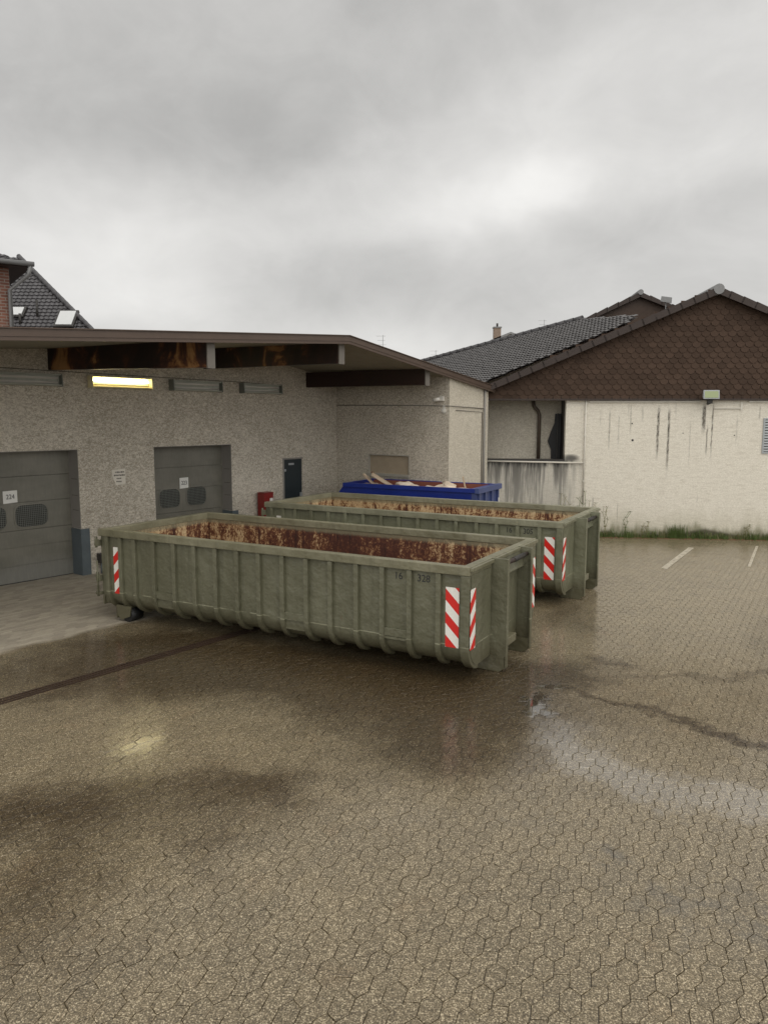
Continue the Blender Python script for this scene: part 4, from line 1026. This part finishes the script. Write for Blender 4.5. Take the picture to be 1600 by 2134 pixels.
mb=MB(); mb.hexa([(-SL_-.30,-.02,SH-.36),(-.10,-.02,SH-.36),(-.10,.038,SH-.36),(-SL_-.30,.038,SH-.36),(-SL_-.21,-.02,SH-.26),(-.10,-.02,SH-.26),(-.10,.038,SH-.26),(-SL_-.21,.038,SH-.26)]); mb.build('side_beam','skip_blue',sk)
mb=MB(); mb.box(-.098,.02,.03,SW-.03,.12,SH-.102); mb.build('end_plate','skip_blue_light',sk)
mb=MB()
for y in (.10,.5,.95,1.38): mb.box(.0205,.07,y,y+.07,.12,SH-.11)
mb.build('end_rib','skip_blue_light',sk); MB().box(.0,.10,-.02,SW+.02,SH-.11,SH-.0985+.11).build('end_flange','skip_blue_light',sk,bevel=.006)
MB().box(.0705,.075,1.39,1.44,1.1,1.28).build('sticker','paper',sk)
mb=MB(); q=[(.072,SH-.02),(.16,.25),(SW-.16,.25),(SW-.072,SH-.02)]
mb.strip([(-SL_+.072,y,z) for y,z in q],(SL_-.20,0,0),False); mb.build('inner_lining','skip_inside',sk)
mb=MB(); rd=random.Random(3); nx_,ny_=28,12; vs2=[]
for i in range(nx_+1):
    for j in range(ny_+1):
        x=-SL_+.08+(SL_-.22)*i/nx_; y=.09+(SW-.18)*j/ny_; vs2.append((x,y,SH-.15+.07*math.sin(i*.7)+rd.uniform(-.06,.08)-.02*abs(j-6)))
mb.v=vs2
for i in range(nx_):
    for j in range(ny_): a_=i*(ny_+1)+j; mb.f.append((a_,a_+1,a_+ny_+2,a_+ny_+1)); mb.sm.append(False)
rb=mb.build('rubble_fill','rubble_mix',None,sk.location,-.48); tag(rb,'brown broken rubble filling the blue skip','rubble',kind='stuff')
skM=Matrix.Translation((2.05,16.9,0))@Matrix.Rotation(-.48,4,'Z')
def board(x,y,z,l,w_,t,rz,ry,label,m_='wood_board',nm='board',cat='board'):
    o=MB().box(-l/2,l/2,-w_/2,w_/2,-t/2,t/2).build(nm,m_,None,tuple(skM@Vector((x,y,z))),None,bevel=.003)
    o.rotation_euler=(0.15,ry,-.48+rz); tag(o,label,cat,'rubble pieces in the blue skip'); return o
board(-2.75,.75,SH+.03,.62,.30,.03,.5,.55,'broad pale board leaning in the blue skip, widest of the boards')
board(-3.02,.62,SH+.02,.50,.08,.05,.3,.75,'narrow slat at the left end of the blue skip')
board(-2.90,.9,SH+.05,.55,.06,.05,.6,.70,'thin dark slat beside the broad pale board','rubble_brown')
board(-.62,.9,SH+.05,.03,.05,.30,.2,-.2,'short stick standing upright near the right end of the skip')
board(-.95,.8,SH+.0,.30,.10,.10,.8,.4,'short block near the upright stick in the skip','rubble_pale')
def lump(x,y,z,sx,sy,sz,label,m_='rubble_pale',seed=1):
    bm=bmesh.new(); r2=random.Random(seed)
    bmesh.ops.create_icosphere(bm,subdivisions=2,radius=1.)
    for v in bm.verts:
        k=r2.uniform(.72,1.18); v.co=Vector((v.co.x*sx*k,v.co.y*sy*k,v.co.z*sz*k*r2.uniform(.6,1.25)))
    z-=.035
    me=bpy.data.meshes.new('rubble'); bm.to_mesh(me); bm.free(); me.materials.append(MT[m_]); o=bpy.data.objects.new('rubble_lump',me); col.objects.link(o)
    o.location=skM@Vector((x,y,z)); o.rotation_euler=(0,0,-.48); tag(o,label,'rubble','rubble pieces in the blue skip'); return o
lump(-2.15,.8,SH-.03,.26,.22,.09,'jagged pale lump between the boards and the middle of the skip',seed=2)
lump(-1.80,.6,SH-.07,.22,.2,.07,'small flat lump right of the jagged pale lump',seed=3)
lump(-1.35,.6,SH-.07,.28,.2,.07,'flat pale debris in the middle of the skip',seed=5)
lump(-1.05,.85,SH-.04,.30,.25,.09,'largest pale heap, right of the middle of the skip',seed=8)
lump(-.62,.6,SH-.07,.30,.22,.06,'low pale debris at the right end of the skip',seed=9)

# ------------------------------------------------------------------ sawdust, weeds
def grass_patch(pts,name,m_,label,seed,hs_=(.05,.22)):
    mb=MB(); rd=random.Random(seed)
    for (x,off,hk) in pts:
        n=rd.randint(4,9)
        for _ in range(n):
            bx=x+rd.gauss(0,.03); by=-off+rd.gauss(0,.02); h=rd.uniform(*hs_)*hk; a_=rd.uniform(0,6.28); ln=rd.uniform(.1,.5)*h; wd=rd.uniform(.003,.007)
            c,s_=math.cos(a_),math.sin(a_); px_,py_=-s_*wd,c*wd
            p=[(bx,by,0),(bx+c*ln*.3,by+s_*ln*.3,h*.6),(bx+c*ln,by+s_*ln,h)]
            mb.poly([(p[0][0]-px_,p[0][1]-py_,0),(p[0][0]+px_,p[0][1]+py_,0),(p[1][0]+px_*.8,p[1][1]+py_*.8,p[1][2]),(p[1][0]-px_*.8,p[1][1]-py_*.8,p[1][2])])
            mb.poly([(p[1][0]-px_*.8,p[1][1]-py_*.8,p[1][2]),(p[1][0]+px_*.8,p[1][1]+py_*.8,p[1][2]),(p[2][0],p[2][1],p[2][2])])
    o=mb.build(name,m_,None,(2.74,20.51,0),-.109); tag(o,label,'grass',kind='stuff'); return o
rd=random.Random(8)
grass_patch([(q,abs(rd.gauss(.05,.05)),rd.uniform(.3,.75+.9*abs(math.sin(q*2.7+1.3*math.sin(q*5.1))))) for q in (rd.uniform(2.6,11) for _ in range(1300)) if rd.random()<.15+.6*abs(math.sin(q*2.7+1.3*math.sin(q*5.1)))]+[(rd.gauss(5.1,.10),.08,2.0) for _ in range(40)],'wall_grass','weed','green weeds growing along the foot of the white warehouse wall',1)
grass_patch([(rd.uniform(2.5,11),abs(rd.gauss(.04,.03)),rd.uniform(.5,1.2)) for _ in range(260)],'dry_grass','weed_dry','dry pale stalks among the weeds at the white wall foot',2,(.08,.28))
def stalk(x,h,label,seed,n=3):
    mb=MB(); rd=random.Random(seed)
    for k in range(n):
        bx=x+rd.uniform(-.08,.08); path=[(bx+rd.uniform(-.02,.02)*i,-.10-rd.uniform(0,.03),h*rd.uniform(.8,1)*i/5) for i in range(6)]; path.sort(key=lambda q:q[2]); mb.tube(path,.005,5)
        for q in path[2:]:
            for _ in range(4):
                a_=rd.uniform(0,6.28); l=rd.uniform(.03,.08); c,s_=math.cos(a_)*l,math.sin(a_)*l*.5
                mb.poly([q,(q[0]+c*.5,q[1]+s_*.5-.008,q[2]+.03),(q[0]+c,q[1]+s_,q[2]+.035),(q[0]+c*.5,q[1]+s_*.5+.008,q[2]+.015)])
    o=mb.build('tall_weed','weed_dry' if seed%2 else 'weed',None,(2.74,20.51,0),-.109); tag(o,label,'weed','tall weeds by the white wall')
stalk(2.15,1.15,'tall weed behind the far container, leftmost by the white conduit',21); stalk(2.55,1.25,'tall weed directly below the white conduit',22); stalk(2.85,1.0,'tall weed just right of the white conduit',23)
stalk(3.22,.85,'tall weed just right of the far container hook frame',25); stalk(4.25,.45,'short dry stalk left of the bright green tuft at the wall',27,3); stalk(6.9,.40,'short dry stalk at the wall foot below the louvre',29,3); stalk(3.75,.7,'lone tall weed between the container and the bright tuft',26,2)
# splash dirt strip at the wall foot
mb=MB(); rd=random.Random(31)
for k in range(5000):
    x=rd.uniform(2.3,11.5); y=-abs(rd.gauss(0,.10)); s_=rd.uniform(.006,.02); a_=rd.uniform(0,3)
    mb.poly([(x,y,.004),(x+s_,y-s_*.4,.006),(x+s_*.8,y+s_,.012+rd.uniform(0,.012))])
o=mb.build('leaf_litter','rubble_brown',None,(2.74,20.51,0),-.109); tag(o,'dark dirt and moss strip at the foot of the white wall','dirt',kind='stuff')

for n_ in list(bpy.data.objects):
    pass
sc.render.resolution_x=767; sc.render.resolution_y=1024
